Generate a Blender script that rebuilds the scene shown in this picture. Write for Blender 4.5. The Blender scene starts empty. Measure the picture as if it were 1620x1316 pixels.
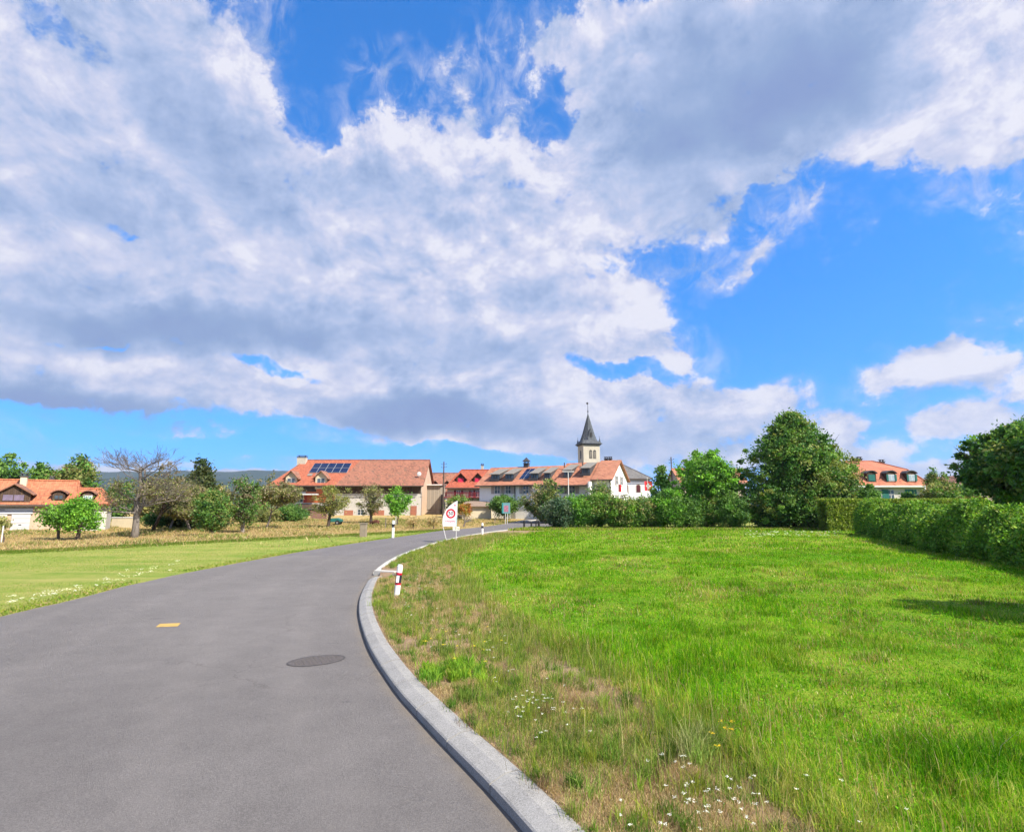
import bpy, math, random
import numpy as np
from mathutils import Vector, Matrix
R = math.radians
sc = bpy.context.scene
col = sc.collection

# ------------------------------------------------------------------ camera
FPX, PITCH, CAMZ = 884.0, R(9.13), 2.4
cam_d = bpy.data.cameras.new('camera'); cam_d.sensor_width = 36.0
cam_d.lens = 36.0 * FPX / 1620.0; cam_d.clip_start = 0.1; cam_d.clip_end = 30000
cam = bpy.data.objects.new('camera', cam_d); col.objects.link(cam)
cam.location = (0, 0, CAMZ); cam.rotation_euler = (R(90) + PITCH, 0, 0)
sc.camera = cam

# ------------------------------------------------------------------ sun, exposure
SUN_EL, SUN_H = R(44), (0.79, -0.61)
sd = bpy.data.lights.new('sun', 'SUN'); sd.energy = 4.4; sd.angle = R(0.53); sd.color = (1.0, 0.91, 0.77)
sun = bpy.data.objects.new('sun', sd); col.objects.link(sun)
sv = Vector((SUN_H[0] * math.cos(SUN_EL), SUN_H[1] * math.cos(SUN_EL), math.sin(SUN_EL)))
sun.rotation_euler = sv.to_track_quat('Z', 'Y').to_euler()
sun.location = sv * 200
sc.view_settings.view_transform = 'Standard'
try: sc.view_settings.look = 'None'
except Exception: pass
sc.view_settings.exposure = 1.2
sc.view_settings.gamma = 1.0
sc.view_settings.use_curve_mapping = False
try:
    sc.cycles.max_bounces = 6; sc.cycles.diffuse_bounces = 3; sc.cycles.glossy_bounces = 2
    sc.cycles.transmission_bounces = 3; sc.cycles.transparent_max_bounces = 4; sc.cycles.volume_bounces = 0
    sc.cycles.use_denoising = True; sc.cycles.use_adaptive_sampling = True; sc.cycles.adaptive_threshold = 0.015; sc.cycles.adaptive_min_samples = 12
    sc.cycles.caustics_reflective = False; sc.cycles.caustics_refractive = False
except Exception: pass

# ------------------------------------------------------------------ world: Nishita sky with a cloud layer laid out by azimuth and elevation
w = bpy.data.worlds.new('World'); sc.world = w; w.use_nodes = True
nt = w.node_tree; nt.nodes.clear()
def N(t, **k):
    n = nt.nodes.new(t)
    for a, b in k.items(): setattr(n, a, b)
    return n
def put(sock, v):
    if hasattr(v, 'is_linked') or isinstance(v, bpy.types.NodeSocket): nt.links.new(v, sock)
    elif v is not None: sock.default_value = v
def M(op, a, b=None, c=None, clamp=False):
    n = N('ShaderNodeMath', operation=op, use_clamp=clamp)
    put(n.inputs[0], a); put(n.inputs[1], b); put(n.inputs[2], c)
    return n.outputs[0]
def VM(op, a, b=None):
    n = N('ShaderNodeVectorMath', operation=op)
    put(n.inputs[0], a)
    if op == 'SCALE': put(n.inputs['Scale'], b)
    else: put(n.inputs[1], b)
    return n.outputs['Value'] if op in ('LENGTH', 'DOT_PRODUCT') else n.outputs[0]
def sstep(x, a, b, lo=0.0, hi=1.0):
    n = N('ShaderNodeMapRange', interpolation_type='SMOOTHSTEP')
    put(n.inputs[0], x); n.inputs[1].default_value = a; n.inputs[2].default_value = b
    n.inputs[3].default_value = lo; n.inputs[4].default_value = hi
    return n.outputs[0]
def mixc(f, a, b):
    n = N('ShaderNodeMix', data_type='RGBA'); put(n.inputs[0], f); put(n.inputs[6], a); put(n.inputs[7], b)
    return n.outputs[2]
def lin(r, g, b):
    f = lambda c: (c / 255 / 12.92) if c / 255 <= 0.04045 else ((c / 255 + 0.055) / 1.055) ** 2.4
    return (f(r), f(g), f(b), 1.0)
EXPO = 2 ** sc.view_settings.exposure
def scene_col(r, g, b):          # a colour the sky shows, before exposure
    c = lin(r, g, b); return (c[0] / EXPO, c[1] / EXPO, c[2] / EXPO, 1.0)

tc = N('ShaderNodeTexCoord'); sep = N('ShaderNodeSeparateXYZ'); nt.links.new(tc.outputs['Generated'], sep.inputs[0])
dx, dy, dz = sep.outputs
az = M('ARCTAN2', dx, dy)
el = M('ARCSINE', dz)
cmb = N('ShaderNodeCombineXYZ'); put(cmb.inputs[0], az); put(cmb.inputs[1], el)
AE = cmb.outputs[0]
def noise(vec, scale, detail, rough, off=(0, 0, 0), dist=0.0, lac=2.0, sy=1.0):
    mp = N('ShaderNodeMapping'); put(mp.inputs[0], vec); mp.inputs[1].default_value = off; mp.inputs[3].default_value = (1, sy, 1)
    n = N('ShaderNodeTexNoise', noise_dimensions='3D'); put(n.inputs['Vector'], mp.outputs[0])
    n.inputs['Scale'].default_value = scale; n.inputs['Detail'].default_value = detail
    n.inputs['Roughness'].default_value = rough; n.inputs['Distortion'].default_value = dist
    n.inputs['Lacunarity'].default_value = lac
    return n
def sky_ae(px, py):              # photograph pixel -> azimuth, elevation of that piece of sky
    u, v = (px - 810) / FPX, (658 - py) / FPX
    d = Vector((u, math.cos(PITCH) - v * math.sin(PITCH), math.sin(PITCH) + v * math.cos(PITCH))).normalized()
    return math.atan2(d.x, d.y), math.asin(d.z)
wn = noise(AE, 5.0, 6.0, 0.62)
warp = VM('SCALE', VM('SUBTRACT', wn.outputs['Color'], (0.5, 0.5, 0.5)), sstep(el, 0.02, 0.42, 0.07, 0.20))
WAE = VM('ADD', AE, warp)
def blobs(vec, lst):
    acc = None
    for (px, py, rx, ry, rot, wt) in lst:
        a, e = sky_ae(px, py); a2, e2 = sky_ae(px + 12, py); a3, e3 = sky_ae(px, py - 12)
        sx = math.hypot(a2 - a, e2 - e) / 12; sy = math.hypot(a3 - a, e3 - e) / 12
        if acc is None: vin = vec
        else:                    # chained, so that the blobs are worked out one after another
            vn = N('ShaderNodeVectorMath', operation='MULTIPLY_ADD'); put(vn.inputs[0], acc); put(vn.inputs[1], (1e-9, 1e-9, 1e-9)); put(vn.inputs[2], vec); vin = vn.outputs[0]
        mp = N('ShaderNodeMapping', vector_type='TEXTURE'); put(mp.inputs[0], vin)
        mp.inputs[1].default_value = (a, e, 0); mp.inputs[2].default_value = (0, 0, R(rot)); mp.inputs[3].default_value = (rx * sx, ry * sy, 1)
        ln = VM('DOT_PRODUCT', mp.outputs[0], mp.outputs[0])
        v = M('SUBTRACT', 1.0, ln, clamp=True)
        v = M('MULTIPLY', v, wt)
        acc = v if acc is None else M('ADD', acc, v)
    return acc
POS = [(150, 120, 340, 330, 0, 1.3), (60, 400, 420, 260, 0, 1.2), (330, 330, 260, 300, -15, 1.0), (620, 330, 300, 175, 8, 1.2),
       (640, 250, 130, 90, 0, .6), (820, 330, 260, 210, 0, .8), (700, 130, 75, 80, 20, .45), (880, 90, 90, 110, -20, .5),
       (1230, 90, 400, 230, 0, 1.4), (1060, 250, 230, 150, 0, 1.0), (980, 60, 130, 120, 0, .7), (1480, 150, 260, 165, -10, 1.1), (1330, 225, 60, 30, 0, .3),
       (1400, 270, 50, 50, 0, .45), (1560, 240, 120, 70, 10, .6),
       (250, 500, 520, 120, -3, 1.1), (700, 470, 330, 150, 0, 1.1), (960, 500, 140, 85, 0, .8), (90, 605, 330, 50, 4, 1.1),
       (420, 625, 130, 42, 0, .8), (540, 655, 110, 22, -6, .5), (780, 590, 330, 120, 0, 1.2), (720, 660, 220, 52, -3, .9),
       (960, 665, 280, 60, 0, .9), (1080, 600, 120, 75, 0, .75), (1190, 640, 120, 50, 12, .8), (1040, 715, 380, 38, 0, .7),
       (1490, 590, 130, 48, 0, .85), (1400, 605, 60, 26, 0, .4), (1590, 600, 60, 32, 0, .5), (1550, 655, 150, 30, 8, .85), (1335, 690, 110, 52, -15, 1.0), (1500, 560, 90, 26, 0, .5),
       (1470, 742, 200, 24, 0, .7), (1370, 640, 60, 16, 10, .4), (1590, 710, 110, 40, 25, .75),
       (1160, 425, 75, 24, 35, .42), (1215, 385, 60, 20, 25, .42), (1282, 340, 36, 16, 50, .35), (1285, 415, 20, 12, 0, .3), (1110, 350, 60, 40, 0, .4),
       (270, 748, 230, 16, 0, 1.3)]
NEG = [(560, 70, 125, 130, 20, 1.2), (500, 165, 60, 70, -30, .9), (650, 150, 80, 70, 0, .5), (760, 10, 190, 75, 0, 1.0), (865, 190, 38, 70, -20, .75), (815, 130, 60, 40, 0, .5),
       (190, 352, 40, 22, 0, .7), (70, 30, 150, 45, -25, .65), (985, 590, 110, 26, -14, 1.5), (1390, 690, 60, 26, 0, .9), (1190, 330, 60, 40, 0, .4), (815, 280, 40, 22, 0, .5), (905, 300, 30, 20, 0, .3),
       (930, 420, 60, 22, 0, .5), (760, 430, 55, 24, 20, .55), (430, 588, 110, 14, -2, .8), (560, 600, 40, 10, 0, .4), (1200, 330, 90, 40, 20, .5),
       (1100, 470, 60, 60, 0, .6), (1190, 560, 70, 50, 0, .5), (1610, 280, 60, 30, 0, .6), (700, 722, 230, 22, -2, 1.2), (900, 735, 60, 14, 0, .5), (300, 700, 340, 22, 0, 1.0), (240, 545, 230, 9, 6, .55), (1300, 500, 300, 130, 10, .8)]
DARK = [(280, 380, 520, 280, -8, .22), (1150, 150, 300, 230, 10, 1.0), (1330, 130, 200, 150, 0, .45), (700, 662, 230, 40, -2, 1.3), (110, 640, 280, 40, 3, 1.25), (280, 530, 400, 50, 3, .85), (640, 540, 260, 60, 0, .35),
        (330, 200, 230, 130, -20, .45), (620, 300, 160, 70, 0, .35), (780, 560, 240, 50, 0, .35), (1180, 665, 120, 16, 0, .5), (200, 655, 220, 18, 3, .5), (1050, 705, 260, 26, 0, .45), (120, 480, 260, 60, 0, .35), (1500, 620, 110, 14, 5, .4), (860, 470, 60, 80, 0, .3),
        (200, 330, 200, 90, -20, .3), (980, 690, 120, 30, 0, .3)]
LITE = [(410, 610, 110, 30, 0, .5), (1000, 500, 90, 60, 0, .7), (960, 320, 140, 60, 0, .5), (850, 340, 120, 60, 0, .5), (650, 200, 120, 60, 0, .5), (60, 110, 140, 60, 0, .4), (1560, 130, 90, 150, 0, .8), (1200, 630, 90, 40, 0, .8),
        (1080, 570, 70, 50, 0, .7), (900, 600, 120, 40, 0, .6), (1490, 580, 120, 40, 0, .7), (1540, 650, 130, 30, 0, .6), (1340, 680, 80, 40, 0, .6), (180, 572, 200, 22, 5, .6), (480, 600, 120, 16, 0, .4), (330, 400, 160, 50, 0, .3), (560, 420, 120, 50, 0, .4), (250, 745, 240, 16, 0, .8), (870, 660, 100, 30, 0, .5)]
VEIL = [(640, 150, 120, 110, 10, .9), (800, 120, 130, 110, 0, .8), (470, 190, 60, 90, -30, .8), (100, 60, 170, 60, -25, .9), (1300, 260, 200, 60, 10, .7), (1560, 290, 110, 40, 10, .8), (1130, 400, 90, 70, 20, .8),
        (1230, 360, 90, 60, 30, .8), (420, 60, 60, 90, 0, .8), (900, 250, 90, 80, 0, .6), (1050, 560, 120, 80, 0, .6), (700, 690, 260, 30, 0, .6), (1420, 600, 100, 50, 0, .6), (980, 440, 110, 60, 0, .6), (60, 690, 200, 30, 0, .4)]
pos = blobs(WAE, POS); neg = blobs(WAE, NEG)
base = M('SUBTRACT', M('MINIMUM', pos, 1.0), neg)
base = M('ADD', base, sstep(dy, 0.30, -0.15, 0.0, 0.45))       # unseen broken cloud added behind and overhead for more neutral light
base = M('ADD', base, sstep(dz, 0.78, 0.92, 0.0, 0.40))
n1 = noise(AE, 8.0, 8.0, 0.66, off=(3.1, 1.7, 0), dist=0.25, sy=1.35)
n2 = noise(AE, 8.0, 5.0, 0.64, off=(3.1 - 0.018, 1.7 - 0.030 * 1.35, 0), dist=0.25, sy=1.35)
n3 = noise(AE, 24.0, 5.0, 0.68, off=(9.1, 4.2, 0), dist=0.4, sy=1.3)
f1 = M('SUBTRACT', n1.outputs[0], 0.5); f3 = M('SUBTRACT', n3.outputs[0], 0.5)
vo = N('ShaderNodeTexVoronoi', feature='F1', voronoi_dimensions='2D'); mpv = N('ShaderNodeMapping'); put(mpv.inputs[0], VM('ADD', AE, VM('SCALE', warp, 0.35))); mpv.inputs[3].default_value = (1, 1.25, 1)
put(vo.inputs['Vector'], mpv.outputs[0]); vo.inputs['Scale'].default_value = 17.0; vo.inputs['Detail'].default_value = 3.0; vo.inputs['Roughness'].default_value = 0.55; vo.normalize = True
puff = M('SUBTRACT', 0.42, vo.outputs['Distance'])
lowk = sstep(el, 0.55, 0.25, 0.35, 1.0)
puff = M('MULTIPLY', puff, lowk)
field = M('ADD', M('ADD', M('ADD', base, M('MULTIPLY', puff, 0.75)), M('MULTIPLY', f1, 2.3)), M('MULTIPLY', f3, 1.3))
alpha = sstep(field, 0.10, 0.72)
vl = noise(AE, 16.0, 6.0, 0.62, off=(1.3, 7.7, 0), dist=1.2, sy=0.9)
veil = M('MULTIPLY', sstep(field, -0.25, 0.55), 0.20)
veil = M('ADD', veil, M('MULTIPLY', M('MULTIPLY', blobs(WAE, VEIL), sstep(vl.outputs[0], 0.40, 0.72)), 0.80), clamp=True)
alpha = M('MAXIMUM', alpha, veil)
# lit from the sun side: the same noise read a little towards the sun
emb = M('MULTIPLY', M('SUBTRACT', n1.outputs[0], n2.outputs[0]), 2.9)
dark = blobs(WAE, DARK); lite = blobs(WAE, LITE)
lowf = noise(AE, 4.5, 5.0, 0.55, off=(6.6, 2.2, 0), sy=2.0)
sh = M('ADD', M('MULTIPLY', dark, 0.80), M('MULTIPLY', M('SUBTRACT', lowf.outputs[0], 0.5), 1.1))
sh = M('SUBTRACT', sh, M('MULTIPLY', lite, 0.45))
sh = M('SUBTRACT', sh, M('MULTIPLY', emb, M('SUBTRACT', 1.0, M('MULTIPLY', dark, 0.8, clamp=True))))
sh = M('SUBTRACT', M('ADD', sh, M('MULTIPLY', M('MULTIPLY', f3, -0.6), M('SUBTRACT', 1.0, M('MULTIPLY', dark, 0.8, clamp=True)))), M('MULTIPLY', puff, 0.55))
ramp = N('ShaderNodeValToRGB'); put(ramp.inputs[0], M('ADD', M('MULTIPLY', sh, 0.66), 0.30, clamp=True))
cr = ramp.color_ramp; cr.elements[0].position = 0.0; cr.elements[0].color = scene_col(236, 236, 249)
cr.elements[1].position = 1.0; cr.elements[1].color = scene_col(138, 160, 208)
for p_, c_ in ((0.22, (211, 215, 240)), (0.5, (178, 195, 231)), (0.78, (148, 172, 214))):
    e_ = cr.elements.new(p_); e_.color = scene_col(*c_)
sky = N('ShaderNodeTexSky', sky_type='NISHITA'); sky.sun_disc = False
sky.sun_elevation = SUN_EL; sky.sun_rotation = math.atan2(SUN_H[0], SUN_H[1])
sv2 = N('ShaderNodeCombineXYZ'); put(sv2.inputs[0], dx); put(sv2.inputs[1], dy); put(sv2.inputs[2], M('ADD', M('MULTIPLY', M('MAXIMUM', dz, 0.0), 0.85), 0.20))
nt.links.new(VM('NORMALIZE', sv2.outputs[0]), sky.inputs[0])
sky.altitude = 500; sky.air_density = 1.0; sky.dust_density = 0.3; sky.ozone_density = 3.0
hsv = N('ShaderNodeHueSaturation'); hsv.inputs['Saturation'].default_value = 1.22; hsv.inputs['Hue'].default_value = 0.5
nt.links.new(sky.outputs[0], hsv.inputs['Color'])
SKYK = 0.098
skyc = VM('SCALE', hsv.outputs[0], SKYK)
tint = VM('MULTIPLY', skyc, (0.46, 1.10, 1.44))
full = mixc(alpha, tint, ramp.outputs[0])
below = M('LESS_THAN', dz, -0.02)
full = mixc(below, full, (0.10, 0.12, 0.08, 1))
bg = N('ShaderNodeBackground'); put(bg.inputs[0], full); bg.inputs[1].default_value = 1.0
wo = N('ShaderNodeOutputWorld'); nt.links.new(bg.outputs[0], wo.inputs[0])
try: w.cycles.sampling_method = 'MANUAL'; w.cycles.sample_map_resolution = 512
except Exception: pass

# ------------------------------------------------------------------ helpers
rng = np.random.default_rng(7)
def smooth(t, a, b):
    t = np.clip((t - a) / (b - a), 0, 1); return t * t * (3 - 2 * t)
def terrain(x, y):
    return 1.0 * smooth(np.asarray(y, float), 64, 104) + 0.0 * np.asarray(x, float)
def ray(px, py):
    u, v = (px - 810) / FPX, (658 - py) / FPX
    return np.array([u, math.cos(PITCH) - v * math.sin(PITCH), math.sin(PITCH) + v * math.cos(PITCH)])
def at(px, py, Y):               # the point seen at a photograph pixel, Y metres ahead
    d = ray(px, py); t = Y / d[1]
    return np.array([d[0] * t, Y, CAMZ + d[2] * t])
def hit(px, py, dz=0.0):         # where the ground is seen at a photograph pixel
    d = ray(px, py); lo = 2.0
    for k in range(4000):
        t = lo + k * 0.05 * (1 + k * 0.002)
        if CAMZ + d[2] * t <= float(terrain(d[0] * t, d[1] * t)) + dz: break
    return np.array([d[0] * t, d[1] * t, float(terrain(d[0] * t, d[1] * t)) + dz])
def mpp(Y): return Y / FPX       # metres per photograph pixel at depth Y

def tag(o, label=None, cat=None, group=None, kind=None):
    if label: o['label'] = label
    if cat: o['category'] = cat
    if group: o['group'] = group
    if kind: o['kind'] = kind
    return o
def empty(name, loc, rz=0.0, label=None, cat=None, group=None):
    o = bpy.data.objects.new(name, None); col.objects.link(o); o.location = loc; o.rotation_euler = (0, 0, rz)
    o.empty_display_size = 0.3
    return tag(o, label, cat, group)
def np_mesh(name, V, quads=None, tris=None, mat=None, parent=None, colr=None, smooth_=False):
    V = np.asarray(V, np.float32); me = bpy.data.meshes.new(name)
    parts, starts, n = [], [], 0
    for arr, k in ((quads, 4), (tris, 3)):
        if arr is not None and len(arr):
            arr = np.asarray(arr, np.int32); parts.append(arr.ravel()); starts.append(n + np.arange(len(arr)) * k); n += arr.size
    loops = np.concatenate(parts); st = np.concatenate(starts).astype(np.int32)
    me.vertices.add(len(V)); me.vertices.foreach_set('co', V.ravel())
    me.loops.add(len(loops)); me.loops.foreach_set('vertex_index', loops)
    me.polygons.add(len(st)); me.polygons.foreach_set('loop_start', st)
    if smooth_: me.polygons.foreach_set('use_smooth', np.ones(len(st), bool))
    if colr is not None:
        a = me.color_attributes.new('Col', 'BYTE_COLOR', 'POINT')
        c = np.ones((len(V), 4), np.float32); c[:, :3] = colr; a.data.foreach_set('color', c.ravel())
    me.update(calc_edges=True)
    if mat: me.materials.append(mat)
    o = bpy.data.objects.new(name, me); col.objects.link(o)
    if parent: o.parent = parent
    return o
class MB:                        # collects simple solids and links them as ONE mesh
    def __init__(s): s.v, s.f = [], []
    def add(s, vs, fs):
        n = len(s.v); s.v += [tuple(map(float, p)) for p in vs]; s.f += [tuple(i + n for i in f) for f in fs]; return s
    def box(s, x0, x1, y0, y1, z0, z1):
        return s.add([(x0, y0, z0), (x1, y0, z0), (x1, y1, z0), (x0, y1, z0), (x0, y0, z1), (x1, y0, z1), (x1, y1, z1), (x0, y1, z1)],
                     [(0, 3, 2, 1), (4, 5, 6, 7), (0, 1, 5, 4), (1, 2, 6, 5), (2, 3, 7, 6), (3, 0, 4, 7)])
    def slab(s, pts, th):        # a planar polygon given thickness downwards
        n = len(pts); p = [Vector(q) for q in pts]
        nr = (p[1] - p[0]).cross(p[2] - p[0]).normalized()
        if nr.z < 0: nr = -nr; 
        low = [q - nr * th for q in p]
        fs = [tuple(range(n)), tuple(range(2 * n - 1, n - 1, -1))] + [(i, n + i, n + (i + 1) % n, (i + 1) % n) for i in range(n)]
        return s.add(list(p) + low, fs)
    def prism(s, poly, axis, a, b):   # polygon in the plane across `axis`, from a to b
        n = len(poly)
        f = (lambda p, c: (c, p[0], p[1])) if axis == 'x' else ((lambda p, c: (p[0], c, p[1])) if axis == 'y' else (lambda p, c: (p[0], p[1], c)))
        return s.add([f(p, a) for p in poly] + [f(p, b) for p in poly],
                     [tuple(range(n - 1, -1, -1)), tuple(range(n, 2 * n))] + [(i, (i + 1) % n, n + (i + 1) % n, n + i) for i in range(n)])
    def tube(s, pts, rad, n=6, cap=True):
        P = [Vector(p) for p in pts]; rad = rad if hasattr(rad, '__len__') else [rad] * len(P); rings = []
        for i, p in enumerate(P):
            d = (P[min(i + 1, len(P) - 1)] - P[max(i - 1, 0)]).normalized()
            a = d.cross(Vector((0, 0, 1)) if abs(d.z) < 0.9 else Vector((1, 0, 0))).normalized(); b = d.cross(a)
            rings.append([p + (a * math.cos(2 * math.pi * k / n) + b * math.sin(2 * math.pi * k / n)) * rad[i] for k in range(n)])
        vs = [q for r in rings for q in r]; fs = []
        for i in range(len(P) - 1):
            for k in range(n): fs.append((i * n + k, i * n + (k + 1) % n, (i + 1) * n + (k + 1) % n, (i + 1) * n + k))
        if cap: fs += [tuple(range(n - 1, -1, -1)), tuple((len(P) - 1) * n + k for k in range(n))]
        return s.add(vs, fs)
    def ball(s, c, r, nu=8, nv=6):
        r = r if hasattr(r, '__len__') else (r, r, r); vs = [(c[0], c[1], c[2] - r[2])]
        for j in range(1, nv):
            t = math.pi * j / nv - math.pi / 2
            for i in range(nu):
                p = 2 * math.pi * i / nu; vs.append((c[0] + r[0] * math.cos(t) * math.cos(p), c[1] + r[1] * math.cos(t) * math.sin(p), c[2] + r[2] * math.sin(t)))
        vs.append((c[0], c[1], c[2] + r[2])); fs = []
        for i in range(nu): fs.append((0, 1 + (i + 1) % nu, 1 + i)); b = 1 + (nv - 2) * nu; fs.append((len(vs) - 1, b + i, b + (i + 1) % nu))
        for j in range(nv - 2):
            for i in range(nu): a = 1 + j * nu; fs.append((a + i, a + (i + 1) % nu, a + nu + (i + 1) % nu, a + nu + i))
        return s.add(vs, fs)
    def build(s, name, mat, parent=None, smooth_=False, xf=None, bev=0.0):
        me = bpy.data.meshes.new(name); me.from_pydata(s.v, [], s.f)
        import bmesh
        bm = bmesh.new(); bm.from_mesh(me); bmesh.ops.recalc_face_normals(bm, faces=bm.faces)
        if bev: bmesh.ops.bevel(bm, geom=bm.edges[:], offset=bev, segments=2, affect='EDGES')
        bm.to_mesh(me); bm.free()
        if smooth_: me.polygons.foreach_set('use_smooth', np.ones(len(me.polygons), bool))
        if mat: me.materials.append(mat)
        o = bpy.data.objects.new(name, me); col.objects.link(o)
        if parent: o.parent = parent
        if xf: o.matrix_local = xf
        return o
def copy_tree(o, parent=None):
    c = o.copy(); col.objects.link(c); c.parent = parent
    for ch in list(o.children): copy_tree(ch, c)
    return c

# ------------------------------------------------------------------ materials
def srgb(r, g, b): return lin(r, g, b)
class NT:
    def __init__(s, name):
        s.m = bpy.data.materials.new(name); s.m.use_nodes = True; s.t = s.m.node_tree; s.t.nodes.clear()
        s.out = s.n('ShaderNodeOutputMaterial'); s.b = s.n('ShaderNodeBsdfPrincipled'); s.t.links.new(s.b.outputs[0], s.out.inputs[0])
        s.g = s.n('ShaderNodeNewGeometry'); s.P = s.g.outputs['Position']
    def n(s, t, **k):
        x = s.t.nodes.new(t)
        for a, b in k.items(): setattr(x, a, b)
        return x
    def put(s, sock, v):
        if isinstance(v, bpy.types.NodeSocket): s.t.links.new(v, sock)
        elif v is not None: sock.default_value = v
    def math(s, op, a, b=None, c=None, clamp=False):
        n = s.n('ShaderNodeMath', operation=op, use_clamp=clamp); s.put(n.inputs[0], a); s.put(n.inputs[1], b); s.put(n.inputs[2], c); return n.outputs[0]
    def noise(s, scale, detail=4, rough=0.55, vec=None, st=(1, 1, 1), dist=0):
        mp = s.n('ShaderNodeMapping'); s.put(mp.inputs[0], vec or s.P); mp.inputs[3].default_value = st
        n = s.n('ShaderNodeTexNoise'); s.put(n.inputs['Vector'], mp.outputs[0]); n.inputs['Scale'].default_value = scale
        n.inputs['Detail'].default_value = detail; n.inputs['Roughness'].default_value = rough; n.inputs['Distortion'].default_value = dist
        return n.outputs[0]
    def ramp(s, f, *stops):
        r = s.n('ShaderNodeValToRGB'); s.put(r.inputs[0], f); e = r.color_ramp.elements
        e[0].position, e[0].color = stops[0]; e[1].position, e[1].color = stops[-1]
        for p, c in stops[1:-1]: x = e.new(p); x.color = c
        return r.outputs[0]
    def mix(s, f, a, b, mode='MIX'):
        n = s.n('ShaderNodeMix', data_type='RGBA', blend_type=mode); s.put(n.inputs[0], f); s.put(n.inputs[6], a); s.put(n.inputs[7], b); return n.outputs[2]
    def step(s, x, a, b, lo=0.0, hi=1.0):
        n = s.n('ShaderNodeMapRange', interpolation_type='SMOOTHSTEP'); s.put(n.inputs[0], x)
        for i, q in enumerate((a, b, lo, hi)): n.inputs[i + 1].default_value = q
        return n.outputs[0]
    def xyz(s):
        n = s.n('ShaderNodeSeparateXYZ'); s.put(n.inputs[0], s.P); return n.outputs
    def bump(s, h, strength=0.3, dist=0.02):
        n = s.n('ShaderNodeBump'); n.inputs['Strength'].default_value = strength; n.inputs['Distance'].default_value = dist
        s.put(n.inputs['Height'], h); s.put(s.b.inputs['Normal'], n.outputs[0])
    def done(s, colr, rough=0.8, spec=0.3):
        s.put(s.b.inputs['Base Color'], colr); s.put(s.b.inputs['Roughness'], rough); s.b.inputs['Specular IOR Level'].default_value = spec
        return s.m
def c4(r, g, b): return (r, g, b, 1.0)
def sc4(c, k): return (min(c[0] * k, 1), min(c[1] * k, 1), min(c[2] * k, 1), 1.0)
def plain(name, c, rough=0.6, var=0.12, scale=3.0, spec=0.3, metal=0.0, fine=0.06):
    t = NT(name); n = t.noise(scale, 5, 0.6); n2 = t.noise(scale * 14, 3, 0.6)
    k = t.math('ADD', t.math('MULTIPLY', n, 0.7), t.math('MULTIPLY', n2, 0.3))
    m = t.done(t.ramp(k, (0.3, sc4(c, 1 - var)), (0.7, sc4(c, 1 + var))), rough, spec); t.b.inputs['Metallic'].default_value = metal
    t.bump(n2, fine, 0.02); return m
def plaster(name, c, streak=0.25):
    t = NT(name); a = t.noise(0.5, 5, 0.6); b = t.noise(2.5, 5, 0.65, st=(1, 1, 0.25)); c2 = t.noise(30, 3, 0.6)
    k = t.math('ADD', t.math('MULTIPLY', a, 0.5), t.math('MULTIPLY', b, 0.5))
    cc = t.ramp(k, (0.32, sc4(c, 1 - streak)), (0.55, c), (0.72, sc4(c, 1.06)))
    t.bump(c2, 0.25, 0.01); return t.done(cc, 0.9, 0.2)
def tiles(name, c, dark, moss=None, mossiness=0.0, row=0.33, wid=0.22):
    t = NT(name); X = t.xyz()
    rz = t.math('FRACT', t.math('DIVIDE', X[2], row * 0.55)); cellz = t.math('FLOOR', t.math('DIVIDE', X[2], row * 0.55))
    hx = t.math('ADD', X[0], t.math('MULTIPLY', X[1], 0.7)); cx = t.math('FLOOR', t.math('DIVIDE', t.math('ADD', hx, t.math('MULTIPLY', cellz, 0.11)), wid))
    cv = t.n('ShaderNodeCombineXYZ'); t.put(cv.inputs[0], cx); t.put(cv.inputs[1], cellz)
    wn = t.n('ShaderNodeTexWhiteNoise', noise_dimensions='2D'); t.put(wn.inputs['Vector'], cv.outputs[0])
    big = t.noise(0.6, 5, 0.65); mid = t.noise(3.0, 4, 0.6)
    k = t.math('ADD', t.math('MULTIPLY', wn.outputs[0], 0.42), t.math('ADD', t.math('MULTIPLY', big, 0.45), t.math('MULTIPLY', mid, 0.35)))
    cc = t.ramp(k, (0.25, dark), (0.6, c), (0.95, sc4(c, 1.25)))
    if moss: cc = t.mix(t.step(t.noise(1.3, 6, 0.7), 0.62 - mossiness, 0.72 - mossiness * 0.5), cc, moss)
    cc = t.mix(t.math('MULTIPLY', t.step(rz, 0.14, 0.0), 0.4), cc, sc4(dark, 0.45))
    fx = t.math('FRACT', t.math('DIVIDE', hx, wid)); t.bump(t.math('ADD', rz, t.math('MULTIPLY', t.math('SINE', t.math('MULTIPLY', fx, math.pi)), 0.6)), 0.7, 0.04)
    return t.done(cc, 0.85, 0.25)
def planks(name, c, dark, wid=0.18, axis=0):
    t = NT(name); X = t.xyz(); hx = t.math('ADD', X[0], t.math('MULTIPLY', X[1], 0.6)) if axis == 0 else X[2]
    q = t.math('DIVIDE', hx, wid); wn = t.n('ShaderNodeTexWhiteNoise', noise_dimensions='1D'); t.put(wn.inputs['W'], t.math('FLOOR', q))
    g = t.noise(4, 4, 0.6, st=(3, 3, 0.3) if axis == 0 else (0.3, 0.3, 3))
    cc = t.ramp(t.math('ADD', t.math('MULTIPLY', wn.outputs[0], 0.5), t.math('MULTIPLY', g, 0.5)), (0.2, dark), (0.8, c))
    fr = t.math('FRACT', q); cc = t.mix(t.step(fr, 0.10, 0.02), cc, sc4(dark, 0.35))
    return t.done(cc, 0.85, 0.2)
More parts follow.
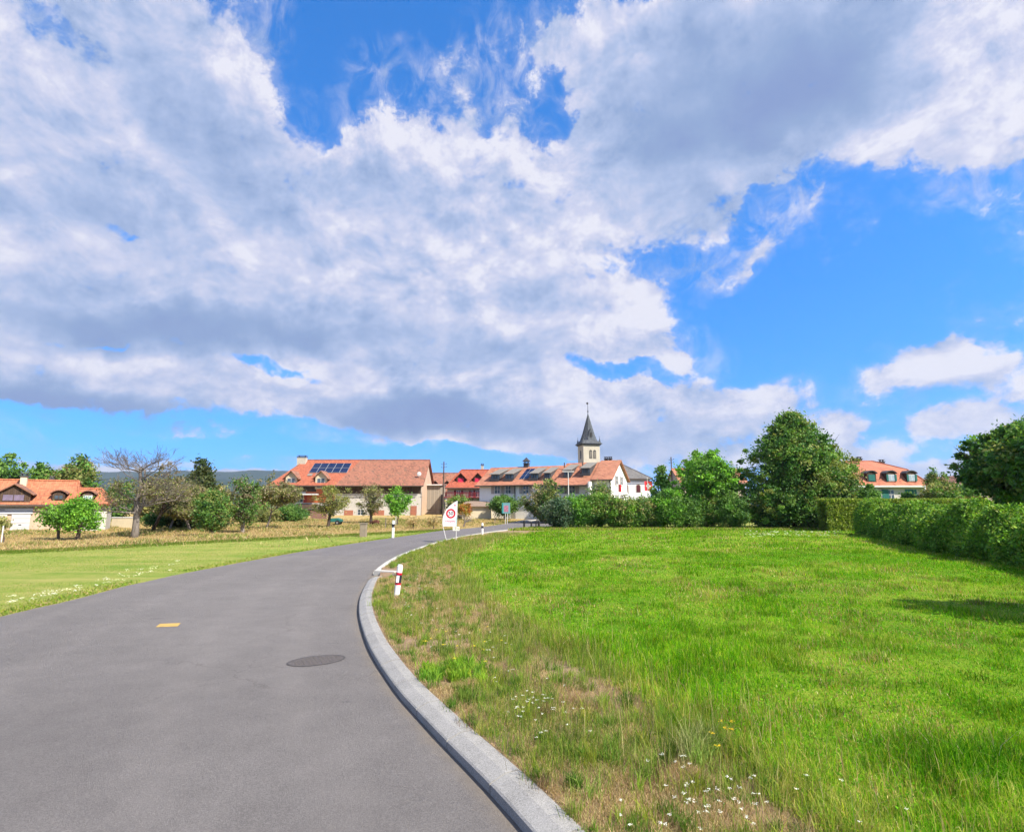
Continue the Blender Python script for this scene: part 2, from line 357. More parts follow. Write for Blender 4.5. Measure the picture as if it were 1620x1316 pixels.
def glass(name, c=(0.03, 0.045, 0.06)):
    t = NT(name); n = t.noise(0.9, 3, 0.5); t.done(t.ramp(n, (0.35, c4(*c)), (0.7, c4(c[0] * 2.4, c[1] * 2.4, c[2] * 2.4))), 0.08, 0.8); return t.m
def leafmat(name, trans=0.35, rough=0.55, spec=0.25):
    t = NT(name); a = t.n('ShaderNodeAttribute', attribute_name='Col'); t.b.inputs['Specular IOR Level'].default_value = spec
    cc = a.outputs['Color']
    t.put(t.b.inputs['Base Color'], cc); t.b.inputs['Roughness'].default_value = rough
    tr = t.n('ShaderNodeBsdfTranslucent'); t.put(tr.inputs[0], t.mix(1.0, cc, c4(1.15, 1.25, 0.6), 'MULTIPLY'))
    mx = t.n('ShaderNodeMixShader'); mx.inputs[0].default_value = trans
    t.t.links.new(t.b.outputs[0], mx.inputs[1]); t.t.links.new(tr.outputs[0], mx.inputs[2]); t.t.links.new(mx.outputs[0], t.out.inputs[0])
    return t.m
def bark(name, c):
    t = NT(name); n = t.noise(6, 5, 0.65, st=(1, 1, 0.25)); t.bump(t.noise(18, 4, 0.7, st=(1, 1, 0.2)), 0.8, 0.03)
    return t.done(t.ramp(n, (0.3, sc4(c, 0.55)), (0.7, sc4(c, 1.3))), 0.95, 0.1)

LEAF = leafmat('leaf'); GRASSM = leafmat('grass_blade', 0.42, 0.7, 0.10)
BARK = bark('bark', c4(0.11, 0.085, 0.07)); BARKG = bark('grey_bark', c4(0.24, 0.21, 0.19)); BARKD = bark('dark_bark', c4(0.05, 0.04, 0.035))
WHITE = plain('white_paint', c4(0.58, 0.575, 0.56), 0.5, 0.05); GREYM = plain('grey_metal', c4(0.30, 0.31, 0.33), 0.4, 0.08, metal=0.5)
DARK_W = planks('dark_wood', c4(0.10, 0.065, 0.045), c4(0.05, 0.035, 0.028)); GLASS = glass('window_glass')
BLACKM = plain('black_plastic', c4(0.02, 0.02, 0.022), 0.5, 0.2)

# numpy value noise for densities
def vnoise(x, y, s, seed=0):
    x = np.asarray(x) * s + seed * 17.3; y = np.asarray(y) * s + seed * 9.1
    xi, yi = np.floor(x).astype(np.int64), np.floor(y).astype(np.int64); fx, fy = x - xi, y - yi
    fx, fy = fx * fx * (3 - 2 * fx), fy * fy * (3 - 2 * fy)
    def h(a, b):
        n = (a * 374761393 + b * 668265263 + seed * 1442695041) & 0xffffffff; n = ((n ^ (n >> 13)) * 1274126177) & 0xffffffff
        return ((n ^ (n >> 16)) & 0xffff) / 65535.0
    return (h(xi, yi) * (1 - fx) + h(xi + 1, yi) * fx) * (1 - fy) + (h(xi, yi + 1) * (1 - fx) + h(xi + 1, yi + 1) * fx) * fy
def fbm(x, y, s, seed=0, o=4):
    a, t, k = 0.0, 0.0, 1.0
    for i in range(o): a = a + k * vnoise(x, y, s * 2 ** i, seed + i); t += k; k *= 0.55
    return a / t

# ------------------------------------------------------------------ road edges, read off the ground in world metres
def line(pts):
    P = np.array([hit(x, y)[:2] for x, y in pts]); P = P[np.argsort(P[:, 1])]
    return P
KA = line([(860, 1362), (817, 1308), (762, 1243), (700, 1182), (662, 1139), (638, 1112), (619, 1087), (597, 1055), (582, 1027), (570, 990), (567, 968), (569, 950), (576, 933), (583, 921), (589, 917)])
KB = line([(590, 909), (599, 900), (618, 887), (639, 877), (683, 861), (722, 851), (751, 846), (790, 840)])
KR = np.concatenate([[(4.6, -12.0), (2.9, -4.0), (1.55, 1.5)], KA, KB, [(5.2, 68), (10.5, 78), (19, 90), (34, 106), (60, 125)]])
LL = line([(0, 974.6), (55.6, 962.6), (118.5, 947.8), (167, 934.8), (204, 925.6), (300, 905), (400, 886), (480, 872), (560, 859.4), (618, 851), (661, 845), (694, 839.5), (748, 835), (780, 832)])
LL = np.concatenate([[(-5.0, -12.0), (-8.2, -2), (-10.4, 5)], LL, [(3.5, 88), (12, 100), (26, 114), (52, 132)]])
def curve(P, n=3):
    y = P[:, 1].copy(); x = P[:, 0].copy()
    for _ in range(n):           # corner cutting keeps the bends round
        y2 = np.concatenate([[y[0]], np.ravel(np.column_stack([y[:-1] * .75 + y[1:] * .25, y[:-1] * .25 + y[1:] * .75])), [y[-1]]])
        x2 = np.concatenate([[x[0]], np.ravel(np.column_stack([x[:-1] * .75 + x[1:] * .25, x[:-1] * .25 + x[1:] * .75])), [x[-1]]])
        x, y = x2, y2
    return x, y
KX, KY = curve(KR); LX, LY = curve(LL)
kx = lambda y: np.interp(y, KY, KX)
lx = lambda y: np.interp(y, LY, LX)
def verge_w(y): return np.interp(y, [0, 4, 7, 10, 26, 40, 60], [1.6, 2.1, 2.6, 2.9, 2.9, 3.6, 5.0])

# ground materials
def ground_mat(name, kind):
    t = NT(name); X = t.xyz()
    patch = t.noise(0.35, 6, 0.62); mid = t.noise(1.6, 5, 0.65); fine = t.noise(14, 4, 0.7); blade = t.noise(60, 3, 0.75, st=(1, 0.35, 1))
    k = t.math('ADD', t.math('ADD', t.math('MULTIPLY', patch, 0.4), t.math('MULTIPLY', mid, 0.25)), t.math('ADD', t.math('MULTIPLY', fine, 0.2), t.math('MULTIPLY', blade, 0.25)))
    if kind == 'meadow':
        cc = t.ramp(k, (0.36, c4(0.05, 0.14, 0.006)), (0.50, c4(0.11, 0.24, 0.010)), (0.62, c4(0.22, 0.32, 0.025)), (0.76, c4(0.34, 0.31, 0.09)))
    elif kind == 'verge':
        cc = t.ramp(k, (0.36, c4(0.13, 0.095, 0.055)), (0.52, c4(0.30, 0.205, 0.13)), (0.72, c4(0.48, 0.36, 0.24)))
    else:                        # the wide field: mown green near the road, dry straw towards the houses
        gr = t.ramp(k, (0.36, c4(0.085, 0.17, 0.022)), (0.47, c4(0.15, 0.25, 0.035)), (0.57, c4(0.25, 0.30, 0.06)), (0.70, c4(0.38, 0.33, 0.12)))
        st = t.ramp(k, (0.34, c4(0.16, 0.12, 0.045)), (0.5, c4(0.34, 0.25, 0.10)), (0.72, c4(0.52, 0.40, 0.19)))
        gr = t.mix(t.math('MULTIPLY', t.step(t.noise(0.5, 5, 0.6, st=(0.25, 1.6, 1)), 0.45, 0.65), 0.55), gr, c4(0.40, 0.36, 0.12))
        edge = t.math('ADD', t.math('SUBTRACT', t.math('MULTIPLY', X[1], 0.72), X[0]), t.math('MULTIPLY', mid, 1.5))
        cc = t.mix(t.step(t.math('ADD', edge, t.math('MULTIPLY', patch, 3.0)), 50.6, 53.0), gr, st)
        far = t.step(X[1], 150, 500); cc = t.mix(far, cc, c4(0.05, 0.085, 0.03))
    t.bump(t.math('ADD', fine, blade), 0.9, 0.05)
    return t.done(cc, 0.95, 0.1)
M_FIELD, M_MEAD, M_VERGE = ground_mat('field_grass_ground', 'field'), ground_mat('meadow_ground', 'meadow'), ground_mat('verge_soil', 'verge')

def grid_mesh(name, xs, ys, zf, mat, parent=None):
    Xg, Yg = np.meshgrid(xs, ys); V = np.column_stack([Xg.ravel(), Yg.ravel(), zf(Xg, Yg).ravel()])
    nx = len(xs); i, j = np.meshgrid(np.arange(nx - 1), np.arange(len(ys) - 1)); a = (j * nx + i).ravel()
    return np_mesh(name, V, quads=np.column_stack([a, a + 1, a + nx + 1, a + nx]), mat=mat, smooth_=True)
def geo(a, b, n): return np.sign(a) * np.geomspace(abs(a), abs(b), n)
xs = np.concatenate([geo(-12000, -90, 14)[:-1], np.arange(-90, 91, 3.0), geo(90, 12000, 14)[1:]])
ys = np.concatenate([[-4000, -800, -150, -60], np.arange(-30, 134, 2.0), geo(134, 14000, 18)[1:]])
o = grid_mesh('ground', xs, ys, lambda X, Y: terrain(X, Y) - 0.03, M_FIELD); tag(o, kind='structure')

def strip(name, ysn, xa, xb, za, mat, n=6, geom=False):
    V, q = [], []
    w = np.linspace(0, 1, n + 1) ** (2.2 if geom else 1.0)
    rows = []
    for y in ysn:
        a, b = xa(y), xb(y); xr = a + (b - a) * w; rows.append(np.column_stack([xr, np.full(n + 1, y), za(xr, np.full(n + 1, y))]))
    V = np.concatenate(rows); m = n + 1; i, j = np.meshgrid(np.arange(n), np.arange(len(ysn) - 1)); a = (j * m + i).ravel()
    o = np_mesh(name, V, quads=np.column_stack([a, a + 1, a + m + 1, a + m]), mat=mat, smooth_=True); tag(o, kind='structure'); return o

# asphalt
t = NT('asphalt'); X = t.xyz()
big = t.noise(0.22, 5, 0.6); mid = t.noise(2.2, 5, 0.6); grit = t.noise(120, 3, 0.8); vor = t.n('ShaderNodeTexVoronoi'); t.put(vor.inputs['Vector'], t.P); vor.inputs['Scale'].default_value = 95
agg = t.n('ShaderNodeSeparateColor'); t.put(agg.inputs[0], vor.outputs['Color'])
k = t.math('ADD', t.math('ADD', t.math('MULTIPLY', big, 0.35), t.math('MULTIPLY', mid, 0.2)), t.math('ADD', t.math('MULTIPLY', grit, 0.25), t.math('MULTIPLY', agg.outputs[0], 0.2)))
cc = t.ramp(k, (0.30, c4(0.098, 0.091, 0.088)), (0.5, c4(0.145, 0.135, 0.130)), (0.72, c4(0.225, 0.210, 0.202)))
# wheel-worn lighter lanes and darker repair seam follow the road; small dark spots of bitumen
sp = t.noise(1.1, 2, 0.4, st=(1, 3.0, 1)); cc = t.mix(t.math('MULTIPLY', t.step(sp, 0.735, 0.76), 0.55), cc, c4(0.07, 0.066, 0.07))
seam = t.step(t.math('ADD', X[1], t.math('MULTIPLY', t.noise(0.8, 3, 0.5), 0.3)), 28.2, 28.3)
cc = t.mix(t.math('MULTIPLY', seam, 0.40), cc, c4(0.115, 0.108, 0.118))
uvn = t.n('ShaderNodeUVMap'); us = t.n('ShaderNodeSeparateXYZ'); t.put(us.inputs[0], uvn.outputs[0])
wob = t.math('MULTIPLY', t.math('SUBTRACT', t.noise(0.25, 3, 0.5), 0.5), 0.7); lane = t.math('ADD', us.outputs[0], wob)
for c_ in (1.3, 2.9, 5.2, 6.8):      # tyre-polished tracks, metres in from the kerb
    tr_ = t.math('MULTIPLY', t.step(t.math('ABSOLUTE', t.math('SUBTRACT', lane, c_)), 0.45, 0.05), t.math('MULTIPLY', mid, 0.30)); cc = t.mix(tr_, cc, c4(0.22, 0.203, 0.192))
dirt = t.math('MULTIPLY', t.step(t.math('ADD', us.outputs[0], t.math('MULTIPLY', t.noise(3, 4, 0.7), 0.5)), 0.50, 0.16), 0.6); cc = t.mix(dirt, cc, c4(0.20, 0.165, 0.125))
dirt2 = t.step(t.math('ADD', us.outputs[1], t.math('MULTIPLY', t.noise(4, 4, 0.7), 0.6)), 0.50, 0.20); cc = t.mix(t.math('MULTIPLY', dirt2, 0.7), cc, c4(0.22, 0.18, 0.12))
ck = t.n('ShaderNodeTexVoronoi', feature='DISTANCE_TO_EDGE'); mpv = t.n('ShaderNodeVectorMath', operation='ADD'); t.put(mpv.inputs[0], t.P)
cn = t.n('ShaderNodeTexNoise'); cn.inputs['Scale'].default_value = 1.6; cn.inputs['Detail'].default_value = 5; t.put(cn.inputs['Vector'], t.P); sc3 = t.n('ShaderNodeVectorMath', operation='SCALE'); sc3.inputs['Scale'].default_value = 0.9; t.put(sc3.inputs[0], cn.outputs['Color']); t.put(mpv.inputs[1], sc3.outputs[0])
t.put(ck.inputs['Vector'], mpv.outputs[0]); ck.inputs['Scale'].default_value = 0.17
crk = t.math('MULTIPLY', t.step(ck.outputs['Distance'], 0.0035, 0.001), t.step(t.noise(0.3, 3, 0.5), 0.5, 0.56)); cc = t.mix(t.math('MULTIPLY', crk, 0.28), cc, c4(0.06, 0.052, 0.048))
t.bump(t.math('ADD', t.math('MULTIPLY', agg.outputs[0], 0.5), grit), 0.9, 0.010)
ASPH = t.done(cc, 0.82, 0.35)
ysr = np.unique(np.concatenate([np.arange(-12, 30, 0.35), np.arange(30, 125, 1.0), KY[KY < 124]]))
lift = lambda X, Y: np.where(Y > 60, np.interp(Y, [60, 66], [0.0, 0.03]), 0.0)
road = strip('road', ysr, lambda y: lx(y) + 0.10 * (vnoise(y, 0.0, 1.3, 3) - 0.5) + 0.06 * (vnoise(y, 0.0, 6.0, 5) - .5), lambda y: kx(y) + 0.02, lambda X, Y: terrain(X, Y) + lift(X, Y), ASPH, 8)

rc = np.empty(len(road.data.vertices) * 3, np.float32); road.data.vertices.foreach_get('co', rc); rc = rc.reshape(-1, 3)
uvl = road.data.uv_layers.new(name='UVMap'); vi = np.empty(len(road.data.loops), np.int32); road.data.loops.foreach_get('vertex_index', vi)
uvv = np.column_stack([kx(rc[:, 1]) - rc[:, 0], rc[:, 0] - lx(rc[:, 1])])[vi]; uvl.data.foreach_set('uv', uvv.astype(np.float32).ravel())

# raised ground inside the bend: dry verge, then the meadow
KW = 0.29                          # kerb width
def kh(y): return np.interp(y, [-12, 21, 23.5, 45, 60], [0.135, 0.135, 0.06, 0.05, 0.02])   # kerb height
def mead_z(x, y):
    d = x - kx(y); rise = smooth(d, 0.5, 6) * 0.10
    return kh(y) - 0.012 + terrain(x, y) + (fbm(x, y, 0.45, 11) - 0.5) * 0.16 * smooth(d, 0.3, 2.5) * (1 - smooth(y, 46, 56)) + rise * (1 - smooth(y, 40, 60))
ysm = np.unique(np.concatenate([np.arange(-12, 30, 0.3), np.arange(30, 66, 0.8)]))
vedge = lambda y: kx(y) + verge_w(y) + 0.9 * (fbm(y, 3.3, 0.7, 21) - 0.5)
strip('verge', ysm, lambda y: kx(y) + (KW - 0.04 if y < 21.6 else 0.17), vedge, mead_z, M_VERGE, 12)
strip('meadow', ysm, vedge, lambda y: kx(y) + 130, mead_z, M_MEAD, 60, True)

# kerb: bevelled granite stones with joints
t = NT('granite'); a = t.noise(3, 5, 0.6); g = t.noise(150, 2, 0.8); v = t.n('ShaderNodeTexVoronoi'); t.put(v.inputs['Vector'], t.P); v.inputs['Scale'].default_value = 160
sepc = t.n('ShaderNodeSeparateColor'); t.put(sepc.inputs[0], v.outputs['Color'])
cc = t.ramp(t.math('ADD', t.math('MULTIPLY', a, 0.35), t.math('ADD', t.math('MULTIPLY', g, 0.3), t.math('MULTIPLY', sepc.outputs[0], 0.35))), (0.26, c4(0.13, 0.128, 0.122)), (0.42, c4(0.245, 0.24, 0.23)), (0.72, c4(0.35, 0.345, 0.33)))
t.bump(g, 0.35, 0.004); GRAN = t.done(cc, 0.8, 0.3)
def kerb_sweep(name, P, prof, seg, mat, gap=0.020):
    P = np.array(P, float); d = np.concatenate([[0], np.cumsum(np.linalg.norm(np.diff(P, axis=0), axis=1))])
    L = d[-1]; mb = MB(); ns = max(1, int(round(L / seg)))
    for s in range(ns):
        s0, s1 = L * s / ns + gap / 2, L * (s + 1) / ns - gap / 2; jz = random.uniform(-.003, .003); rows = []
        for q in np.linspace(s0, s1, 4):
            p = np.array([np.interp(q, d, P[:, 0]), np.interp(q, d, P[:, 1])]); e = 0.05
            p2 = np.array([np.interp(q + e, d, P[:, 0]), np.interp(q + e, d, P[:, 1])]); p1 = np.array([np.interp(q - e, d, P[:, 0]), np.interp(q - e, d, P[:, 1])])
            tn = (p2 - p1) / (np.linalg.norm(p2 - p1) + 1e-9); nr = np.array([tn[1], -tn[0]])
            rows.append([(p[0] + nr[0] * a, p[1] + nr[1] * a, b + jz) for a, b in prof])
        m = len(prof); vs = [v for r in rows for v in r]
        fs = [(i * m + k, i * m + (k + 1) % m, (i + 1) * m + (k + 1) % m, (i + 1) * m + k) for i in range(3) for k in range(m)]
        fs += [tuple(range(m - 1, -1, -1)), tuple(3 * m + k for k in range(m))]
        mb.add(vs, fs)
    o = mb.build(name, mat); tag(o, kind='structure'); return o
random.seed(3)
near = [(x, y) for x, y in zip(KX, KY) if y < KA[-1][1] - 0.15]
corner = hit(589, 918)[:2]; cend = hit(606, 917)[:2]
P = near + [tuple(corner + (0.05, -0.05)), tuple(corner * 0.6 + cend * 0.4 + (0, .02)), tuple(cend)]
kerb_sweep('kerb', P, [(0, -0.1), (0.0, 0.075), (0.016, 0.088), (0.13, 0.128), (0.15, 0.134), (KW - 0.02, 0.137), (KW, 0.130), (KW, -0.1)], 1.0, GRAN)
far = [(x, y) for x, y in zip(KX, KY) if KB[0][1] + 0.05 < y < 66]
b0 = hit(590, 909)[:2]
kerb_sweep('kerb', [tuple(b0)] + far, [(0, -0.1), (0.0, 0.08), (0.012, 0.09), (0.18, 0.095), (0.19, 0.085), (0.19, -0.1)], 1.0, plain('pale_concrete', c4(0.44, 0.43, 0.40), 0.85, 0.15))
b1 = hit(629, 911)[:2]
kerb_sweep('kerb', [tuple(b0 + (0.15, -0.02)), tuple(b1)], [(0, -0.1), (0.0, 0.16), (0.012, 0.17), (0.22, 0.17), (0.23, 0.16), (0.23, -0.1)], 1.0, bpy.data.materials['pale_concrete'])
# gutter between the two kerb ends: asphalt running in under the marker post
g0, g1 = hit(586, 914)[:2], hit(630, 916)[:2]
mb = MB(); mb.add([(g0[0], g0[1] - .45, 0.004), (g1[0], g1[1] - .30, 0.17), (g1[0], g1[1] + .42, 0.17), (g0[0], g0[1] + .6, 0.004)], [(0, 1, 2, 3)])
tag(mb.build('gutter', ASPH), kind='structure')
# far kerb line where the road leaves behind the hedge
fk = [tuple(hit(x, y)[:2]) + (0,) for x, y in ((822, 827.0), (843, 824.0), (869, 821.4), (900, 818.5))]
mb = MB()
for (a, b) in zip(fk[:-1], fk[1:]):
    za, zb = float(terrain(*a[:2])), float(terrain(*b[:2]))
    mb.add([(a[0], a[1], za), (b[0], b[1], zb), (b[0] - .3, b[1] + .6, zb), (a[0] - .3, a[1] + .6, za), (a[0], a[1], za + .13), (b[0], b[1], zb + .13), (b[0] - .3, b[1] + .6, zb + .13), (a[0] - .3, a[1] + .6, za + .13)],
           [(4, 5, 6, 7), (0, 1, 5, 4), (3, 2, 6, 7), (0, 3, 7, 4), (1, 2, 6, 5)])
tag(mb.build('pavement', bpy.data.materials['pale_concrete']), kind='structure')

# yellow mark and manhole
t = NT('yellow_road_paint'); wr_ = t.step(t.noise(9, 6, 0.75), 0.30, 0.44)
ym = t.done(t.mix(wr_, c4(0.20, 0.165, 0.12), t.ramp(t.noise(4, 4, 0.6), (0.3, c4(0.38, 0.25, 0.07)), (0.7, c4(0.50, 0.34, 0.10)))), 0.85)
c = [hit(x, y) for x, y in ((246, 992.5), (281, 991.5), (286, 986), (253, 987))]
mb = MB().add([(q[0], q[1], 0.005) for q in c], [(0, 1, 2, 3)]); tag(mb.build('road_marking', ym), kind='structure')
a, b = hit(453, 1052), hit(546, 1039); top, bot = hit(510, 1037.5), hit(490, 1054.5)
cen = (a + b) / 2; rx = np.linalg.norm(b - a) / 2; ang = math.atan2(b[1] - a[1], b[0] - a[0]); ry = abs(top[1] - bot[1]) / 2
mh = empty('manhole', (cen[0], cen[1], 0), ang, 'round cast iron manhole cover set flush in the grey road', 'manhole')
IRON = plain('cast_iron', c4(0.088, 0.078, 0.074), 0.7, 0.2, 14); IRON2 = plain('cast_iron_rim', c4(0.06, 0.055, 0.053), 0.6, 0.2, 14)
def disc(r0, r1, z, n=40, rw=1.0, rh=1.0):
    vs = [(r1 * rw * math.cos(2 * math.pi * i / n), r1 * rh * math.sin(2 * math.pi * i / n), z) for i in range(n)]
    if r0 <= 0: return MB().add(vs, [tuple(range(n))])
    vs += [(r0 * rw * math.cos(2 * math.pi * i / n), r0 * rh * math.sin(2 * math.pi * i / n), z) for i in range(n)]
    return MB().add(vs, [(i, (i + 1) % n, n + (i + 1) % n, n + i) for i in range(n)])
disc(0.93, 1.0, 0.006, 40, rx, ry).build('frame_ring', IRON2, mh)
mb = disc(0, 0.925, 0.005, 40, rx, ry)
for i in range(-6, 7):
    for j in range(-4, 5):
        x, y = i * rx / 7, j * ry / 5
        if (x / rx) ** 2 + (y / ry) ** 2 < .68: mb.box(x - .02, x + .02, y - .02, y + .02, 0.005, 0.0075)
mb.build('lid', IRON, mh)

# far wooded hills
t = NT('wooded_hill'); n = t.noise(0.02, 6, 0.7); HILL = t.done(t.ramp(n, (0.35, c4(0.010, 0.020, 0.014)), (0.7, c4(0.03, 0.052, 0.025))), 1.0, 0.0)
def hill(y0, d, f, x0, x1):
    xs_ = np.linspace(x0, x1, 220); ys_ = np.linspace(0, 1, 26)
    Xg, T = np.meshgrid(xs_, ys_); Yg = y0 + T * d; H = f(Xg) * np.sin(np.clip(T, 0, 1) * math.pi) ** 1.1 * (0.93 + 0.14 * fbm(Xg, Yg, 0.004, 5)) + 16 * fbm(Xg, Yg, 0.05, 8) * (T > .15) * (T < .85) - 6
    V = np.column_stack([Xg.ravel(), Yg.ravel(), H.ravel()]); nx = len(xs_); i, j = np.meshgrid(np.arange(nx - 1), np.arange(25)); a = (j * nx + i).ravel()
    o = np_mesh('hills', V, quads=np.column_stack([a, a + 1, a + nx + 1, a + nx]), mat=HILL, smooth_=True); tag(o, kind='structure')
hill(3600, 2200, lambda x: 282 * smooth(x, -9000, -3300) * (1 - smooth(x, -1800, -600)) + 4, -9000, 1500)
hill(2600, 1200, lambda x: 150 * smooth(x, -5200, -2600) * (1 - smooth(x, -1750, -900)) + 2, -6000, 800)

# ------------------------------------------------------------------ building kit (local axes: x along the front, y into the house, z up)
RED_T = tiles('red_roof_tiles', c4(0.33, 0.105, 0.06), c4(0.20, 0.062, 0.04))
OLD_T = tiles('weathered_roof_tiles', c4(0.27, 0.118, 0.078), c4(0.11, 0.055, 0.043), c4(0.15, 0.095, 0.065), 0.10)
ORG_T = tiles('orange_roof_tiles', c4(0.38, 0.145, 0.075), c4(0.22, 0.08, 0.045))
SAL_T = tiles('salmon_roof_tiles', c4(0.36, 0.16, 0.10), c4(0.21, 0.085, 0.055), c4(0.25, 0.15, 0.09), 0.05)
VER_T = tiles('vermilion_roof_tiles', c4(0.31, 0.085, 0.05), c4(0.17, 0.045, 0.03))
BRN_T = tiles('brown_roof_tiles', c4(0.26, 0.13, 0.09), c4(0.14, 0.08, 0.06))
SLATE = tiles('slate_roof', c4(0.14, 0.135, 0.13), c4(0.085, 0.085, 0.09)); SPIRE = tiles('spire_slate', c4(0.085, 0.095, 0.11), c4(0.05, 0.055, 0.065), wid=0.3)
W_WHITE = plaster('white_render', c4(0.74, 0.745, 0.75), 0.08); W_GREY = plaster('grey_render', c4(0.50, 0.475, 0.43), 0.20)
W_PEACH = plaster('peach_render', c4(0.50, 0.37, 0.27), 0.18); W_CREAM = plaster('cream_render', c4(0.58, 0.51, 0.37), 0.15)
W_STONE = plaster('church_stone', c4(0.46, 0.425, 0.35), 0.2); W_PINK = plaster('pale_pink_render', c4(0.46, 0.38, 0.32), 0.12)
RED_W = plain('red_shutter', c4(0.36, 0.055, 0.035), 0.6, 0.1); MAROON = plain('maroon_wood', c4(0.17, 0.022, 0.028), 0.6, 0.15)
ORANGE_W = plain('orange_wood', c4(0.50, 0.13, 0.05), 0.6, 0.12); LILAC = plain('grey_shutter', c4(0.33, 0.30, 0.30), 0.6, 0.08)
GREENW = plain('green_shutter', c4(0.02, 0.13, 0.11), 0.5, 0.1); GUTTER = plain('gutter_metal', c4(0.10, 0.075, 0.06), 0.5, 0.15, metal=0.3)
BOARD = planks('weathered_boards', c4(0.36, 0.31, 0.25), c4(0.26, 0.23, 0.19), 0.35); PANEL = plain('solar_panel', c4(0.010, 0.016, 0.05), 0.12, 0.15, spec=0.6)
LINE = plain('panel_frame', c4(0.35, 0.36, 0.38), 0.4, 0.1, metal=0.5); DGREY = plain('dark_zinc', c4(0.06, 0.06, 0.065), 0.6, 0.15); LGREY = plain('light_zinc', c4(0.20, 0.185, 0.16), 0.6, 0.12)
STONEW = plain('rubble_stone', c4(0.32, 0.27, 0.21), 0.9, 0.4, 1.6); BRICKR = plain('rusty_red_doors', c4(0.33, 0.13, 0.08), 0.8, 0.15)

def face_xf(x, y, z, side, a=0.0):
    # frame whose local x runs along the wall, z up and -y points out of it
    rz = {'front': 0.0, 'right': R(90), 'left': R(-90), 'back': R(180)}[side] + a
    return Matrix.Translation((x, y, z)) @ Matrix.Rotation(rz, 4, 'Z')
def window(par, x, y, z, w, h, side='front', frame=WHITE, shutter=None, mull=1, arch=False, sill=True, pane=None, bars=1, sub=True, open_sh=True):
    xf = face_xf(x, y, z, side); t = 0.07
    mb = MB(); mb.box(-w / 2, w / 2, -0.05, 0.06, 0, t); mb.box(-w / 2, w / 2, -0.05, 0.06, h - t, h)
    mb.box(-w / 2, -w / 2 + t, -0.052, 0.06, t, h - t); mb.box(w / 2 - t, w / 2, -0.052, 0.06, t, h - t)
    for k in range(mull): xx = -w / 2 + w * (k + 1) / (mull + 1); mb.box(xx - .035, xx + .035, -0.048, 0.05, t, h - t)
    for k in range(bars): zz = h * (k + 1) / (bars + 1); mb.box(-w / 2 + t, w / 2 - t, -0.040, 0.05, zz - .025, zz + .025)
    if arch: mb.add([(-w / 2, -0.04, h)] + [(w / 2 * math.cos(math.pi - math.pi * k / 8), -0.04, h + w * .5 * math.sin(math.pi * k / 8)) for k in range(1, 8)] + [(w / 2, -0.04, h)], [tuple(range(9))])
    f = mb.build('window', frame, par, xf=xf)
    I = Matrix.Identity(4)
    MB().box(-w / 2 + .02, w / 2 - .02, -0.025, 0.03, 0.02, h - .02).build('pane', pane or GLASS, f)
    if sill: MB().box(-w / 2 - .08, w / 2 + .08, -0.13, 0.02, -0.09, -0.003).build('sill', W_WHITE, f)
    if shutter:
        for s in (-1, 1):
            x0 = s * (w / 2 + .04); MB().box(min(x0, x0 + s * w * .5), max(x0, x0 + s * w * .5), -0.085, -0.03, 0.0, h).build('shutter', shutter, f)
    return f
def chimney(par, x, y, z0, z1, w, d, mat, cap=DGREY, name='chimney'):
    c = MB().box(x - w / 2, x + w / 2, y - d / 2, y + d / 2, z0, z1).build(name, mat, par)
    mb = MB().box(x - w / 2 - .08, x + w / 2 + .08, y - d / 2 - .08, y + d / 2 + .08, z1 + .001, z1 + .10)
    for sx in (-1, 1):
        mb.box(x + sx * w * .35 - .05, x + sx * w * .35 + .05, y - .1, y + .1, z1 + .1, z1 + .28)
    mb.box(x - w / 2 - .05, x + w / 2 + .05, y - d / 2, y + d / 2, z1 + .281, z1 + .34)
    mb.build('cap', cap, c); return c
def gable_walls(par, L, D, ze, zr, mat, z0=-1.2, name='wall', yr=None):
    yr = D / 2 if yr is None else yr
    return MB().prism([(0, z0), (D, z0), (D, ze), (yr, zr), (0, ze)], 'x', 0, L).build(name, mat, par)
def gable_roof(par, L, D, ze, zr, mat, ov=0.6, side_ov=0.35, th=0.16, hipL=0.0, hipR=0.0, yr=None):
    yr = D / 2 if yr is None else yr; s = (zr - ze) / yr; s2 = (zr - ze) / (D - yr); a = -side_ov; b = L + side_ov
    lift = th * 0.9
    f0 = (a, -ov, ze - ov * s + lift); f1 = (b, -ov, ze - ov * s + lift); r0 = (a + hipL, yr, zr + lift); r1 = (b - hipR, yr, zr + lift)
    b0 = (a, D + ov, ze - ov * s2 + lift); b1 = (b, D + ov, ze - ov * s2 + lift)
    mb = MB().slab([f0, f1, r1, r0], th).slab([b1, b0, r0, r1], th)
    if hipL: mb.slab([b0, f0, r0], th)
    if hipR: mb.slab([f1, b1, r1], th)
    o = mb.build('roof', mat, par)
    rd = MB().tube([(r0[0], yr, zr + lift + .02), (r1[0], yr, zr + lift + .02)], 0.12, 6)
    if hipL: rd.tube([r0, f0], .09, 6)
    if hipR: rd.tube([r1, f1], .09, 6).tube([r1, b1], .09, 6)
    rd.build('ridge_tiles', mat, o)
    MB().tube([(a, -ov - .07, ze - ov * s + .02), (b, -ov - .07, ze - ov * s + .02)], 0.075, 8).build('gutter', GUTTER, par)
    return o
def roof_z(y, ov, ze, zr, yr): return ze + (zr - ze) * y / yr + .14
